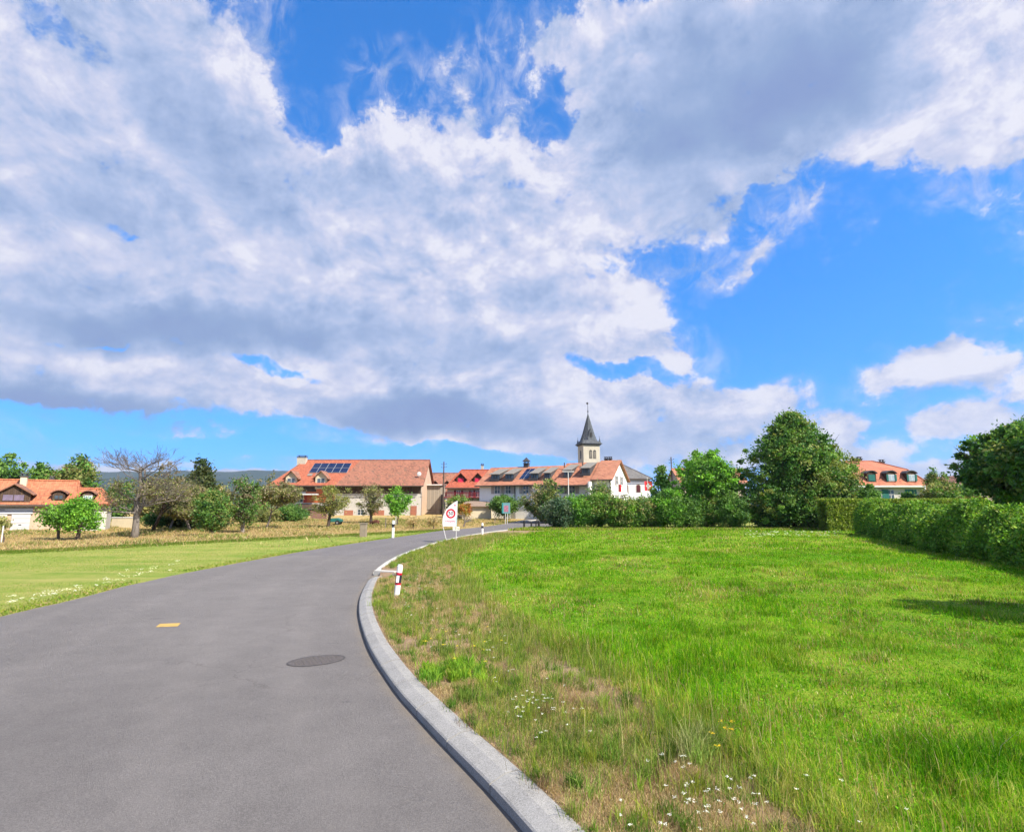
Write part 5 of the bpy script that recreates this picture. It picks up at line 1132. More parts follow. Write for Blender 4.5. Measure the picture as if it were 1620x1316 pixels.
hedge('clipped_hedge', 'farther clipped hedge with brownish top, seen over the long loose hedge', (a2[0], 62), (b2[0], 62), at(1530, 787, 60)[2], 1.2, 3500, .10, [(0.15, 0.17, 0.035), (0.10, 0.13, 0.03), (0.25, 0.16, 0.06)], .07, 92)
P0 = hit(1352, 846)[:2]; P1 = hit(1624, 912)[:2]; dd = (P1 - P0) / np.linalg.norm(P1 - P0); off = np.array([-dd[1], dd[0]]) * 1.35
Pa, Pb = P0 + off + dd * .3, P1 + off + dd * 10
hedge('loose_hedge', 'long untrimmed green hedge running from the clipped hedge to the right edge', Pa, Pb, [2.25, 1.50], 2.3, 46000, .075, G_HEDGE + [(0.26, 0.36, 0.05)], .12, 93, loose=.95, per=12)

# ------------------------------------------------------------------ roadside objects
RED_R = plain('red_reflector', c4(0.50, 0.012, 0.03), 0.4, 0.05); POSTW = plain('post_white', c4(0.78, 0.78, 0.77), 0.45, 0.05)
NAVY = plain('navy_band', c4(0.02, 0.02, 0.035), 0.5, 0.1)
def deline(px, py, Y, h, label, red=True, tilt=0.0, w=.12, bz=0.0):
    g = at(px, py, Y); r = empty('delineator_post', (g[0], Y, bz), 0, label, 'road post', 'roadside marker posts')
    r.rotation_euler = (0, tilt, 0)
    def ring(z0, z1, k, name, mat, par, cap=False):
        n = 14; prof = [(w / 2 * k * math.cos(2 * math.pi * i / n), w / 2.6 * k * math.sin(2 * math.pi * i / n)) for i in range(n)]
        mb = MB(); mb.prism(prof, 'z', z0, z1)
        if cap: mb.prism([(a * .8, b * .8) for a, b in prof], 'z', z1 + .0005, z1 + w * .25)
        return mb.build(name, mat, par)
    b = ring(-.3, h, 1.0, 'post', POSTW, r, True)
    if red:
        ring(h * .40, h * .46, 1.06, 'red_band', RED_R, b); ring(h * .72, h * .79, 1.06, 'red_band', RED_R, b)
        ring(h * .46 + .001, h * .72 - .001, 1.03, 'dark_band', NAVY, b)
        MB().box(-w * .30, w * .18, -w / 2.6 - .022, -w / 2.6 + .0, h * .48, h * .70).build('reflector', plain('white_reflector', c4(.8, .82, .85), .15, .03), b)
    else:
        ring(h * .62, h * .82, 1.06, 'dark_band', NAVY, b)
    return r
g = hit(627, 951)
deline(627, 951, g[1], at(632, 895, g[1])[2] - .10, 'nearest marker post, white with two red bands, leaning on the kerb corner', True, R(5), .145, .1)
g = hit(622, 850.5); deline(621.5, 850.5, g[1], 1.25, 'white marker post with dark band on the left side of the road', False, 0, .2)
g = hit(763, 848); deline(763, 848, g[1], 1.0, 'far marker post at the inside of the bend right of the banner', False, 0, .17)

# sail-shaped speed banner on two bent white poles
Ys = hit(714, 858)[1]; k = mpp(Ys) * 1.0
o = at(722, 857, Ys); bn = empty('speed_banner', (o[0], Ys, 0.03), 0, 'white sail shaped banner with red ringed 50 and slogan on two thin white poles', 'banner')
def lc(px, py): q = at(px, py, Ys); return (q[0] - o[0], q[2] - .03)
edge = [(723.3, 793), (718.5, 795.5), (712, 800.5), (706, 807), (702.5, 814), (701, 821), (700.6, 828), (701.2, 832.3), (721.6, 832.3), (722.3, 822), (723.2, 808)]
pts = [lc(*p) for p in edge]
FAB = plain('banner_cloth', c4(0.74, 0.73, 0.76), .7, .03); FABB = plain('banner_teal', c4(0.25, 0.58, 0.66), .7, .05)
cloth = MB().prism(pts, 'y', -.01, .01).build('cloth', FAB, bn)
MB().prism([lc(*p) for p in ((721.0, 832), (721.4, 818), (722.6, 818), (721.9, 832))], 'y', -.018, -.0115).build('teal_stripe', FABB, cloth)
cx_, cz_ = lc(713.2, 812.2); r1 = 7.4 * k
def ringm(r0, r1_, y, name, mat, par):
    n = 32; mb = MB(); f = lambda r, a: (cx_ + r * math.cos(a), y, cz_ + r * math.sin(a))
    vs = [f(r1_, 2 * math.pi * i / n) for i in range(n)] + ([f(r0, 2 * math.pi * i / n) for i in range(n)] if r0 else [])
    fs = [(i, (i + 1) % n, n + (i + 1) % n, n + i) for i in range(n)] if r0 else [tuple(range(n))]
    return mb.add(vs, fs).build(name, mat, par)
ringm(r1 * .66, r1, -.016, 'red_ring', RED_R, cloth)
INK = plain('black_ink', c4(0.04, 0.035, 0.04), .7, .05); PINK = plain('crimson_ink', c4(0.50, 0.05, 0.12), .7, .05)
def text(s, x, z, size, mat, par, y=-.017, name='lettering', shear=0.0):
    cu = bpy.data.curves.new(name, 'FONT'); cu.body = s; cu.size = size; cu.align_x = 'CENTER'; cu.align_y = 'CENTER'; cu.extrude = .001; cu.offset = size * .012; cu.shear = shear
    cu.resolution_u = 4; tmp = bpy.data.objects.new('tmp', cu); col.objects.link(tmp)
    me = bpy.data.meshes.new_from_object(tmp.evaluated_get(bpy.context.evaluated_depsgraph_get())); bpy.data.objects.remove(tmp)
    me.materials.clear(); me.materials.append(mat); ob = bpy.data.objects.new(name, me); col.objects.link(ob); ob.parent = par
    ob.matrix_local = Matrix.Translation((x, y, z)) @ Matrix.Rotation(R(90), 4, 'X'); return ob
text('50', cx_, cz_, r1 * 1.05, INK, cloth)
sx, sz = lc(711.8, 824.3); text('à Pampigny', sx, sz, 3.7 * k, PINK, cloth, shear=.25)
ex, ez = lc(719.8, 799.2); MB().box(ex - 1.1 * k, ex + 1.1 * k, -.016, -.0112, ez - 1.1 * k, ez + 1.1 * k).build('emblem', PINK, cloth)
MB().tube([(lc(723.6, 791.8)[0], 0, lc(723.6, 791.8)[1]), (lc(723.0, 812)[0], 0, lc(723, 812)[1]), (lc(721.9, 834)[0], 0, lc(722, 834)[1]), (lc(721.3, 859)[0], 0, -.2)], .022, 8).build('pole', WHITE, bn)
MB().tube([(lc(*p)[0], 0, lc(*p)[1]) for p in ((723.3, 792.5), (718, 795.2), (711.6, 800.2), (705.6, 806.7), (702.0, 814), (700.5, 821), (700.2, 828), (701.2, 835), (703.8, 845))] + [(lc(708, 858)[0], 0, -.2)], .022, 8).build('pole', WHITE, bn)
# little plate fixed on the pole
px0, pz0 = lc(716.3, 839.3); px1, pz1 = lc(727, 832.6)
pl = MB().box(px0, px1, -.035, -.023, pz0, pz1).build('plate', plain('cream_plate', c4(.74, .73, .58), .6, .04), bn)
text('7', lc(721, 836)[0], (pz0 + pz1) / 2, 5.5 * k, INK, pl, -.038); text('+', lc(724.7, 836)[0], (pz0 + pz1) / 2 - .02, 5.0 * k, INK, pl, -.038)

# information board on two legs
Yb = hit(800, 829)[1]; o = at(801, 829, Yb); ib = empty('information_board', (o[0], Yb, float(terrain(0, Yb))), R(0), 'small information board with teal frame and pink picture in the dry grass beyond the road', 'board')
zb0 = float(terrain(0, Yb)); f = lambda px, py: (at(px, py, Yb)[0] - o[0], at(px, py, Yb)[2] - zb0)
x0, z1 = f(794.3, 795.2); x1, z0 = f(807, 812)
pnl = MB().box(x0, x1, 0, .08, z0, z1).build('panel', plain('teal_frame', c4(.13, .27, .30), .5, .1), ib)
xa, za = f(797.5, 799.5); xb_, zb_ = f(804.2, 809.5)
MB().box(xa, xb_, -.012, -.001, zb_, za).build('poster', plain('pink_poster', c4(.34, .14, .20), .6, .45, 5), pnl)
MB().box(x0 - .02, x0 + .12, -.02, -.002, z0, z1).build('side_strip', plain('green_strip', c4(.02, .20, .20), .5, .1), pnl)
for px in (799.5, 802.8): xx = f(px, 820)[0]; MB().tube([(xx, .04, -.3), (xx, .04, z0)], .035, 8).build('leg', WHITE, ib)

# dark posts by the meadow edge
for i, (px, lb) in enumerate(((829.3, 'leftmost of the four dark posts at the meadow corner, the thickest'), (840.5, 'second of the four dark posts from the left'), (848, 'third of the four dark posts from the left, slim'), (852.5, 'rightmost of the four dark posts, wide and close to the third'))):
    Yp = 63.5; gx = at(px, 830, Yp)[0]; w_ = (.11, .09, .07, .13)[i]; h_ = at(px, (823.5, 825.5, 824, 824)[i], Yp)[2]
    p = empty('bollard', (gx, Yp, 0), 0, lb, 'bollard', 'dark posts at the meadow corner')
    MB().tube([(0, 0, -.3), (0, 0, h_)], w_, 10).build('shaft', BLACKM, p); MB().tube([(0, 0, h_ + .001), (0, 0, h_ + .06)], [w_ * 1.15, w_ * .6], 10).build('cap', DGREY, p)

# utility poles and street lamp
def pole(px, py0, py1, Y, label, bz, wood=True, cross=True):
    g = at(px, py1, Y); r = empty('utility_pole', (g[0], Y, bz), 0, label, 'pole'); h = at(px, py0, Y)[2] - bz
    MB().tube([(0, 0, -.5), (0, 0, h)], [.14, .09], 8).build('shaft', BARK, r)
    if cross:
        for k_ in (0.5, 1.0): MB().tube([(-.35, 0, h - k_), (.45, 0, h - k_ + .1)], .03, 5).ball((.45, 0, h - k_ + .16), .07).ball((-.35, 0, h - k_ + .07), .07).build('crossarm', DGREY, r)
    return r
pole(701, 730, 800, 92, 'tall thin wooden pole in front of the boarded shed', .85)
pole(1064.5, 723, 790, 96, 'wooden pole rising behind the hedgerow left of the bright green tree', .9)
YL_ = 73.0; g = at(900, 820, YL_); lp = empty('street_lamp', (g[0], YL_, .2), 0, 'white T shaped street lamp in front of the white row house roof', 'street lamp')
hL = at(900, 746.5, YL_)[2] - .2; MB().tube([(0, 0, -.3), (0, 0, hL)], [.08, .05], 8).build('pole', WHITE, lp); MB().box(-.75, .75, -.09, .09, hL + .001, hL + .10).build('lamp_head', WHITE, lp)

# flags: red with white cross
FLR = plain('red_flag_cloth', c4(.62, .03, .04), .8, .08)
def flag(px, py0, py1, x0, x1, yt, yb, Y, label, bz, cross=True, name='flag'):
    g = at(px, py1, Y); r = empty('flagpole', (g[0], Y, bz), 0, label, 'flag'); h = at(px, py0, Y)[2] - bz
    MB().tube([(0, 0, -.4), (0, 0, h)], .035, 8).ball((0, 0, h + .05), .07).build('pole', WHITE, r)
    a, b = at(x0, yb, Y), at(x1, yt, Y); xa, xb = a[0] - g[0], b[0] - g[0]; za, zb = a[2] - bz, b[2] - bz; n = 12
    wv = lambda t: .10 * math.sin(t * 7) * (.3 + t)
    def sheet(u0, u1, v0, v1, off, nm, mat, par):
        vs, fs = [], []
        for i in range(n + 1):
            u = u0 + (u1 - u0) * i / n
            for v in (v0, v1): vs.append((xa + (xb - xa) * u, wv(u) + off, za + (zb - za) * v - .06 * u))
        for i in range(n): fs.append((2 * i, 2 * i + 2, 2 * i + 3, 2 * i + 1))
        ob = MB().add(vs, fs).build(nm, mat, par); so = ob.modifiers.new('s', 'SOLIDIFY'); so.thickness = .008; return ob
    c = sheet(0, 1, 0, 1, 0, 'cloth', FLR, r)
    if cross: sheet(.2, .8, .41, .59, -.02, 'cross', WHITE, c); sheet(.41, .59, .2, .8, -.022, 'cross', WHITE, c)
flag(1025.5, 757, 800, 1020, 1031.5, 761, 776, 84, 'red flag with white cross flying beside the narrow dark tree', .6)
flag(979.5, 763, 800, 978, 983, 766, 778, 77, 'narrow furled red flag against the white gable', .6, cross=False)

# farmyard clutter
def pil(px0, px1, py0, py1, Y, bz): a, b = at(px0, py1, Y), at(px1, py0, Y); return a[0], b[0], b[2] - bz
x0, x1, h = pil(567, 577.5, 829, 851, 45, 0)
pr = empty('stone_pillar', ((x0 + x1) / 2, 45.5, 0), 0, 'squat grey concrete pillar in the dry grass beyond the road', 'pillar'); w_ = (x1 - x0) / 2
MB().box(-w_, w_, -w_, w_, -.2, h).build('shaft', plain('pinkish_concrete', c4(.25, .205, .16), .9, .2), pr, bev=.02); MB().box(-w_ - .04, w_ + .04, -w_ - .04, w_ + .04, h + .002, h + .07).build('cap', bpy.data.materials['pinkish_concrete'], pr)
x0, x1, h = pil(490, 516, 808, 824, 84, .4)
wp = empty('wood_stack', (x0, 84, .4), 0, 'long stack of reddish brown firewood against the farmhouse', 'firewood'); mb = MB()
LOG = plain('cut_log', c4(.26, .15, .12), .9, .35, 6)
for i in range(13):
    for j in range(8):
        rr_ = .095; mb.tube([(.1 + i * (x1 - x0 - .2) / 12 + (j % 2) * .09, 0, .1 + j * .175), (.1 + i * (x1 - x0 - .2) / 12 + (j % 2) * .09, .5, .1 + j * .175)], rr_, 6)
mb.build('logs', LOG, wp); MB().slab([(-.1, -.15, 1.52), (x1 - x0 + .1, -.15, 1.52), (x1 - x0 + .1, .7, 1.66), (-.1, .7, 1.66)], .05).build('cover_sheet', DGREY, wp)
g = at(531, 832, 71); tr = empty('trailer', (g[0], 71, .06), 0, 'small trailer under a dark teal cover behind the olive leaved orchard tree', 'trailer')
MB().prism([(-.85, .35), (.75, .35), (.8, .62), (.2, .85), (-.6, .80), (-.9, .6)], 'y', -.5, .5).build('cover', plain('teal_tarp', c4(.02, .13, .12), .5, .2), tr, bev=.04)
for s_ in (-.57, .57):
    wl = MB().tube([(.35, s_ - .06, .28), (.35, s_ + .06, .28)], .28, 14).build('wheel', BLACKM, tr); MB().tube([(.35, s_ - .07, .28), (.35, s_ + .07, .28)], .13, 10).build('rim', GREYM, wl)
MB().tube([(.75, 0, .4), (1.5, 0, .38)], .04, 6).build('drawbar', DGREY, tr)

# small brown goat grazing
g = at(594, 833, 66); gt = empty('goat', (g[0], 66, .0), R(185), 'small dark brown goat grazing under the orchard trees', 'goat')
def skin_body(name, nodes, edges, mat, par):
    me = bpy.data.meshes.new(name); me.from_pydata([n_[0] for n_ in nodes], edges, []); ob = bpy.data.objects.new(name, me); col.objects.link(ob)
    sm = ob.modifiers.new('skin', 'SKIN'); sv_ = me.skin_vertices[0].data
    for i, n_ in enumerate(nodes): sv_[i].radius = (n_[1], n_[2] if len(n_) > 2 else n_[1])
    sv_[0].use_root = True; ss = ob.modifiers.new('sub', 'SUBSURF'); ss.levels = 1; ss.render_levels = 1
    me2 = bpy.data.meshes.new_from_object(ob.evaluated_get(bpy.context.evaluated_depsgraph_get())); ob.modifiers.clear(); ob.data = me2; me2.materials.clear(); me2.materials.append(mat); ob.parent = par
    return ob
nd = [((0, 0, .62), .20), ((-.30, 0, .63), .17), ((.32, 0, .61), .19), ((.52, 0, .55), .11), ((.66, 0, .34), .075), ((.76, 0, .18), .07), ((.86, 0, .10), .04),
      ((-.34, .11, .36), .06), ((-.40, .11, .24), .035), ((-.36, .11, .02), .03), ((-.34, -.11, .36), .06), ((-.40, -.11, .24), .035), ((-.36, -.11, .02), .03),
      ((.36, .10, .36), .05), ((.38, .10, .22), .034), ((.37, .10, .02), .03), ((.36, -.10, .36), .05), ((.38, -.10, .22), .034), ((.37, -.10, .02), .03), ((-.46, 0, .66), .04), ((-.54, 0, .60), .02)]
eg = [(0, 1), (0, 2), (2, 3), (3, 4), (4, 5), (5, 6), (1, 7), (7, 8), (8, 9), (1, 10), (10, 11), (11, 12), (2, 13), (13, 14), (14, 15), (2, 16), (16, 17), (17, 18), (1, 19), (19, 20)]
skin_body('body', nd, eg, plain('brown_coat', c4(.09, .035, .02), .9, .35, 5), gt)
MB().tube([(.66, .04, .32), (.60, .07, .42), (.54, .09, .44)], [.02, .014, .006], 5).tube([(.66, -.04, .32), (.60, -.07, .42), (.54, -.09, .44)], [.02, .014, .006], 5).build('horns', DGREY, gt)
# wire fence posts along the dry field
for i, (px, py) in enumerate(((658, 826), (783, 827), (610, 836))):
    Yf = hit(px, py)[1]; g = at(px, py, Yf); fpz = float(terrain(0, Yf))
    p = MB().tube([(0, 0, -.3), (0, 0, 1.15)], [.045, .04], 6).build('fence_post', BARKG); p.location = (g[0], Yf, fpz)
    tag(p, ('thin grey fence post in the dry grass below the farmhouse gable', 'thin grey fence post left of the information board', 'thin grey fence post left of the white marker post with dark band')[i], 'post')

# ------------------------------------------------------------------ grass, weeds and flowers
def blades(name, P, h, w, lean, cols, mat=GRASSM, label=None, cat='grass', stiff=0.35, mid=True):
    z0_, z1_ = hit(600, 921)[1], hit(600, 904)[1]; zx = hit(634, 912)[0]       # nothing grows in the gutter
    gk = ~((P[:, 1] > z0_) & (P[:, 1] < z1_) & (P[:, 0] < zx)); P, h, w, lean, cols = P[gk], h[gk], w[gk], lean[gk], np.asarray(cols)[gk]
    n = len(P); th = rng.random(n) * 2 * np.pi; d = np.column_stack([np.cos(th), np.sin(th), np.zeros(n)])
    th2 = rng.random(n) * 2 * np.pi; s = np.column_stack([np.cos(th2), np.sin(th2), np.zeros(n)]) * (w[:, None] / 2)
    up = np.array([0, 0, 1.0]); H = h[:, None]; ln = lean[:, None]
    b = P; m = P + up * H * .55 * np.cos(ln * .5) + d * H * .55 * np.sin(ln * .5); t = m + up * H * .45 * np.cos(ln * 1.5) + d * H * .45 * np.sin(ln * 1.5)
    if mid:
        V = np.stack([b - s, b + s, m + s * .8, m - s * .8, t], axis=1).reshape(-1, 3); i = np.arange(n)[:, None] * 5
        q = i + np.array([0, 1, 2, 3]); tr = i + np.array([3, 2, 4]); k = 5
    else:
        V = np.stack([b - s, b + s, m + s * .5, t], axis=1).reshape(-1, 3); i = np.arange(n)[:, None] * 4
        q = None; tr = np.concatenate([i + np.array([0, 1, 2]), i + np.array([0, 2, 3])]); k = 4
    C = np.repeat(np.clip(cols, 0.003, 1), k, axis=0)
    o = np_mesh(name, V, quads=q, tris=tr, mat=mat, colr=C); tag(o, label, cat, kind='stuff'); return o
def pick(pal, n, w=None):
    pal = np.array(pal); return pal[rng.choice(len(pal), n, p=w)] * rng.uniform(.75, 1.25, (n, 1)) * rng.uniform(.92, 1.08, (n, 3))
def inview(x, y, m=1.15): return (np.abs(x) < (y * .93 + 1.2) * m)
LUSH = [(0.085, 0.25, 0.004), (0.13, 0.32, 0.005), (0.045, 0.155, 0.004), (0.21, 0.38, 0.008), (0.30, 0.38, 0.015)]
YELL = [(0.27, 0.32, 0.04), (0.35, 0.33, 0.09), (0.22, 0.30, 0.035)]
STRAW = [(0.50, 0.38, 0.20), (0.42, 0.30, 0.16), (0.58, 0.47, 0.27), (0.34, 0.23, 0.13)]
TUFT = [(0.12, 0.22, 0.03), (0.18, 0.28, 0.045), (0.09, 0.17, 0.03), (0.24, 0.32, 0.06)]
# the lush meadow: dense close by, thinner and coarser with distance
allP, allh, allw, alll, allc = [], [], [], [], []
for (y0, y1, dens, hs, ws) in ((2.6, 6.5, 3300, 1.0, 1.0), (6.5, 11, 1900, 1.0, 1.25), (11, 18, 900, 1.05, 1.9), (18, 30, 380, 1.15, 3.0), (30, 56, 130, 1.3, 5.0)):
    xl, xr = -6.0, min(y1 * 1.0 + 2, 42); n = int((xr - xl) * (y1 - y0) * dens)
    x = rng.uniform(xl, xr, n); y = rng.uniform(y0, y1, n); d = x - vedge_fast(y) if False else x - (np.interp(y, KY, KX) + verge_w(y) + 0.9 * (fbm(y, y * 0 + 3.3, 0.7, 21) - 0.5))
    dn = fbm(x, y, 1.6, 31, 3); keep = (d > -.15) & inview(x, y) & (rng.random(n) < np.clip(.35 + dn * 1.1 - .1, .25, 1))
    x, y, d, dn = x[keep], y[keep], d[keep], dn[keep]; n = len(x)
    big = fbm(x, y, .5, 33, 3); tall = smooth(fbm(x, y, 0.35, 37, 3), .52, .68)
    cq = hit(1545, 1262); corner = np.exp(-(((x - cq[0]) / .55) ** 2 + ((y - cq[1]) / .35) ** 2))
    clump = smooth(fbm(x, y, 2.6, 43, 2), .45, .75)
    h = (.03 + .06 * dn ** 1.5 + .075 * clump + .06 * tall + .17 * corner * 1.0) * rng.uniform(.6, 1.4, n) * hs; w_ = rng.uniform(.0035, .0075, n) * ws
    rim = np.exp(-((d - .1) / .35) ** 2); h = h * (1 + .7 * rim)
    c = pick(LUSH, n, [.28, .28, .18, .16, .10]); yel = rng.random(n) < np.clip(.08 + .55 * rim + .45 * smooth(big, .46, .66), 0, .8); c[yel] = pick(YELL, yel.sum())
    st = rng.random(n) < (.02 + .30 * smooth(fbm(x, y, .5, 39, 4), .52, .68) + .10 * rim); c[st] = pick(STRAW + [(0.34, 0.22, 0.08), (0.30, 0.20, 0.06)] * 2, st.sum())
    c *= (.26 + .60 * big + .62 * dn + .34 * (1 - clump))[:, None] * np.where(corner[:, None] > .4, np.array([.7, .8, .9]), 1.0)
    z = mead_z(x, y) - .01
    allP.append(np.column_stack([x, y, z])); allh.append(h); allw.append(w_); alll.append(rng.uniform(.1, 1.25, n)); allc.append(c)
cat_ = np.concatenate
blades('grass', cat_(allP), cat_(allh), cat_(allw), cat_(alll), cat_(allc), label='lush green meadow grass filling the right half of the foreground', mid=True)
# clover and small broad leaves among it
n = 150000; y = 3 + 24 * rng.random(n) ** 1.4; x = rng.uniform(-4, 28, n); d = x - (kx(y) + verge_w(y)); cl = fbm(x, y, .55, 41, 3)
k_ = (d > .2) & inview(x, y) & (cl > .46); x, y = x[k_], y[k_]; n = len(x)
C = np.column_stack([x, y, mead_z(x, y) + rng.uniform(.03, .11, n)])
V, q, cc = leaves(C, 1, np.array([.0, .0, .0]), .017, [(0.09, 0.28, 0.006), (0.13, 0.33, 0.008), (0.055, 0.19, 0.006)], flat=1.6, elong=1.15)
sc_ = np.repeat(np.interp(y, [3, 27], [1, 2.6]), 4)[:, None]; ctr = np.repeat(C, 4, axis=0); V = ctr + (V - ctr) * sc_
tag(np_mesh('clover', V, quads=q, mat=GRASSM, colr=cc), 'broad clover leaves spread through the meadow grass', 'clover', kind='stuff')

# the verge: straw, tufts and weeds on dry soil
def verge_pts(n, y0, y1, pw=1.0, lo=KW, hi=1.1):
    lo = lo + .05
    y = y0 + (y1 - y0) * rng.random(n) ** pw; f = rng.random(n); x = kx(y) + np.where(y < 21.6, lo, .26) + f * (verge_w(y) * hi - lo); return x, y, f
n = 230000; x, y, f = verge_pts(n, 2.8, 46, 1.7); lo = fbm(x, y, 1.1, 51, 4)
k_ = inview(x, y) & (lo > .30) & (rng.random(n) < .25 + lo); x, y, lo, f = x[k_], y[k_], lo[k_], f[k_]; n = len(x); sc_ = np.interp(y, [3, 10, 46], [1, 1.4, 3.6])
c = pick(STRAW, n) * .92; gr = rng.random(n) < np.clip(.08 + .42 * f + 3.2 * (fbm(x, y, .8, 53, 3) - .56), 0.02, .9); c[gr] = pick(TUFT + YELL, gr.sum())
h = (.03 + .05 * rng.random(n)) * (1 + 1.1 * gr) * (1 + .5 * f) * np.sqrt(sc_)
blades('dry_grass', np.column_stack([x, y, mead_z(x, y) - .005]), h, rng.uniform(.002, .0045, n) * sc_, np.where(gr, rng.uniform(.1, 1.0, n), rng.uniform(.5, 1.5, n)), c, label='thin dry straw and grass on the bare verge behind the kerb')
# tufts
def tufts(m, y0, y1, pal, hr, br, label, name, wr=(.004, .007), pw=1.6, flo=.05, pts=None, spread=.07):
    if pts is None: tx, ty, f = verge_pts(m, y0, y1, pw, hi=1.05)
    else: tx, ty = np.array(pts, float).T
    nb = rng.integers(br[0], br[1], len(tx)); x = np.repeat(tx, nb); y = np.repeat(ty, nb); tot = len(x); hh = np.repeat(rng.uniform(hr[0], hr[1], len(tx)), nb)
    cc_ = np.repeat(pick(pal, len(tx)), nb, axis=0) * rng.uniform(.75, 1.25, (tot, 1)); sc_ = np.interp(y, [3, 10, 46], [1, 1.3, 3.0])
    r = np.abs(rng.normal(size=tot)) * spread; a = rng.random(tot) * 6.283; x = x + r * np.cos(a); y = y + r * np.sin(a)
    ok = x > kx(y) + .20; x, y, hh, cc_, sc_ = x[ok], y[ok], hh[ok], cc_[ok], sc_[ok]; tot = len(x)
    return blades(name, np.column_stack([x, y, mead_z(x, y) - .01]), hh * rng.uniform(.5, 1.1, tot), rng.uniform(*wr, tot) * sc_, rng.uniform(.1, .95, tot), cc_, label=label)
tufts(700, 3.0, 40, TUFT, (.08, .20), (30, 90), 'green grass tufts growing on the dry verge', 'grass_tufts')
tufts(460, 3.0, 40, YELL + TUFT, (.14, .34), (18, 45), 'taller yellow green tufts along the verge', 'tall_grass_tufts', flo=.5)
P_ = [hit(a, b, .12)[:2] for a, b in ((1105, 1215), (1098, 1205), (1118, 1212), (1088, 1212), (1112, 1198))]
tufts(0, 0, 0, [(0.18, 0.30, 0.05), (0.28, 0.36, 0.10), (0.36, 0.36, 0.16)], (.28, .45), (70, 120), 'large pale green tussocks at the meadow edge', 'tussocks', pts=P_, spread=.09)
P_ = [hit(690 + rng.uniform(-28, 78), 1068 + rng.uniform(-14, 14), .12)[:2] for _ in range(60)]
tufts(0, 0, 0, [(0.20, 0.36, 0.03), (0.28, 0.40, 0.04), (0.14, 0.28, 0.03)], (.10, .22), (25, 45), 'yellow green leafy weed patch beside the kerb', 'weed_patch', pts=P_, wr=(.010, .020), spread=.05)
# dead brown weed heaps
P_ = [hit(a, b, .12)[:2] for a, b in ((905, 1120), (890, 1160), (960, 1190), (1010, 1215), (860, 1140), (1040, 1240), (900, 1180), (1100, 1250), (930, 1130), (860, 1250), (750, 1150), (800, 1080), (840, 1040))]
tufts(0, 0, 0, [(0.22, 0.14, 0.09), (0.32, 0.22, 0.14), (0.16, 0.12, 0.06)], (.12, .26), (90, 160), 'brown withered weed clumps on the verge', 'dead_weeds', pts=P_, wr=(.002, .004), spread=.13)
# fallen straw lying flat
n = 60000; x, y, f = verge_pts(n, 2.8, 20, 1.5, hi=.8); k_ = inview(x, y) & (fbm(x, y, 1.4, 57, 3) > .42); x, y = x[k_], y[k_]; n = len(x)
blades('straw', np.column_stack([x, y, mead_z(x, y) + .004]), rng.uniform(.05, .16, n), rng.uniform(.002, .004, n) * np.interp(y, [3, 20], [1, 2.2]), rng.uniform(1.45, 1.95, n), pick(STRAW, n), label='loose straw lying on the soil of the verge', cat='straw')
# seed stalks
n = 3200; x, y, f = verge_pts(n, 3, 45, 1.4, hi=1.35); k_ = f > .25; x, y = x[k_], y[k_]; n = len(x); sc_ = np.interp(y, [3, 10, 46], [1, 1.3, 3.2])
blades('seed_stalks', np.column_stack([x, y, mead_z(x, y)]), rng.uniform(.22, .5, n), .0035 * sc_, rng.uniform(.02, .35, n), pick(STRAW + YELL, n), label='tall pale seed stalks above the verge grass', cat='grass')
# flowers: white umbels and yellow heads
def flowers(pts, hmin, hmax, size, colr, label, name):
    pts = np.array(pts); m = len(pts); hs = rng.uniform(hmin, hmax, m); base = np.column_stack([pts, mead_z(pts[:, 0], pts[:, 1])]); sc_ = np.interp(pts[:, 1], [3, 12, 45], [1, 1.3, 2.6])
    top = base + np.column_stack([rng.normal(0, .02, m), rng.normal(0, .02, m), hs])
    V, q, cc = leaves(top, 14, np.array([size * .38, size * .38, size * .10]), size * .38, [colr], var=.1, flat=3, elong=1.1, cj=.05)
    ctr = np.repeat(top, 14 * 4, axis=0); V = ctr + (V - ctr) * np.repeat(sc_, 56)[:, None]
    s = np.tile(np.array([[.002, 0, 0]]), (m, 1)) * sc_[:, None]; S = np.stack([base - s, base + s, top], axis=1).reshape(-1, 3); t = np.arange(m * 3).reshape(-1, 3) + len(V)
    o = np_mesh(name, np.concatenate([V, S]), quads=q, tris=t, mat=LEAF, colr=np.concatenate([cc, np.tile([[.12, .2, .04]], (m * 3, 1))])); tag(o, label, 'wildflowers', kind='stuff')
fp = []
for cx_, cy_, sx_, sy_, m in ((850, 1112, 45, 20, 26), (1150, 1280, 130, 50, 34), (1090, 1265, 60, 30, 16), (870, 1130, 60, 25, 14), (660, 925, 30, 20, 26), (690, 900, 40, 14, 24), (790, 1040, 40, 25, 8), (655, 965, 25, 20, 14), (1080, 1205, 20, 8, 4), (740, 990, 60, 40, 12)):
    for _ in range(m): fp.append(hit(cx_ + rng.normal() * sx_ * .6, cy_ + rng.normal() * sy_ * .6, .3)[:2])
fp = [p for p in fp if p[0] > float(kx(p[1])) + .4]
flowers(fp, .10, .24, .020, (.80, .80, .74), 'small white umbel flowers scattered over the verge', 'white_flowers')
mp_ = [hit(rng.uniform(1180, 1330), rng.uniform(842, 852), .1)[:2] for _ in range(90)]
flowers(mp_, .10, .22, .045, (.80, .80, .74), 'white flowers far out in the meadow before the big tree', 'white_flowers')
yp = [hit(cx_, cy_, .3)[:2] for cx_, cy_ in ((1147, 1163), (1158, 1165), (1149, 1174), (1162, 1177), (1133, 1188), (1136, 1207))]
flowers(yp, .24, .30, .030, (.70, .50, .02), 'cluster of orange yellow flowers at the meadow edge', 'yellow_flowers')
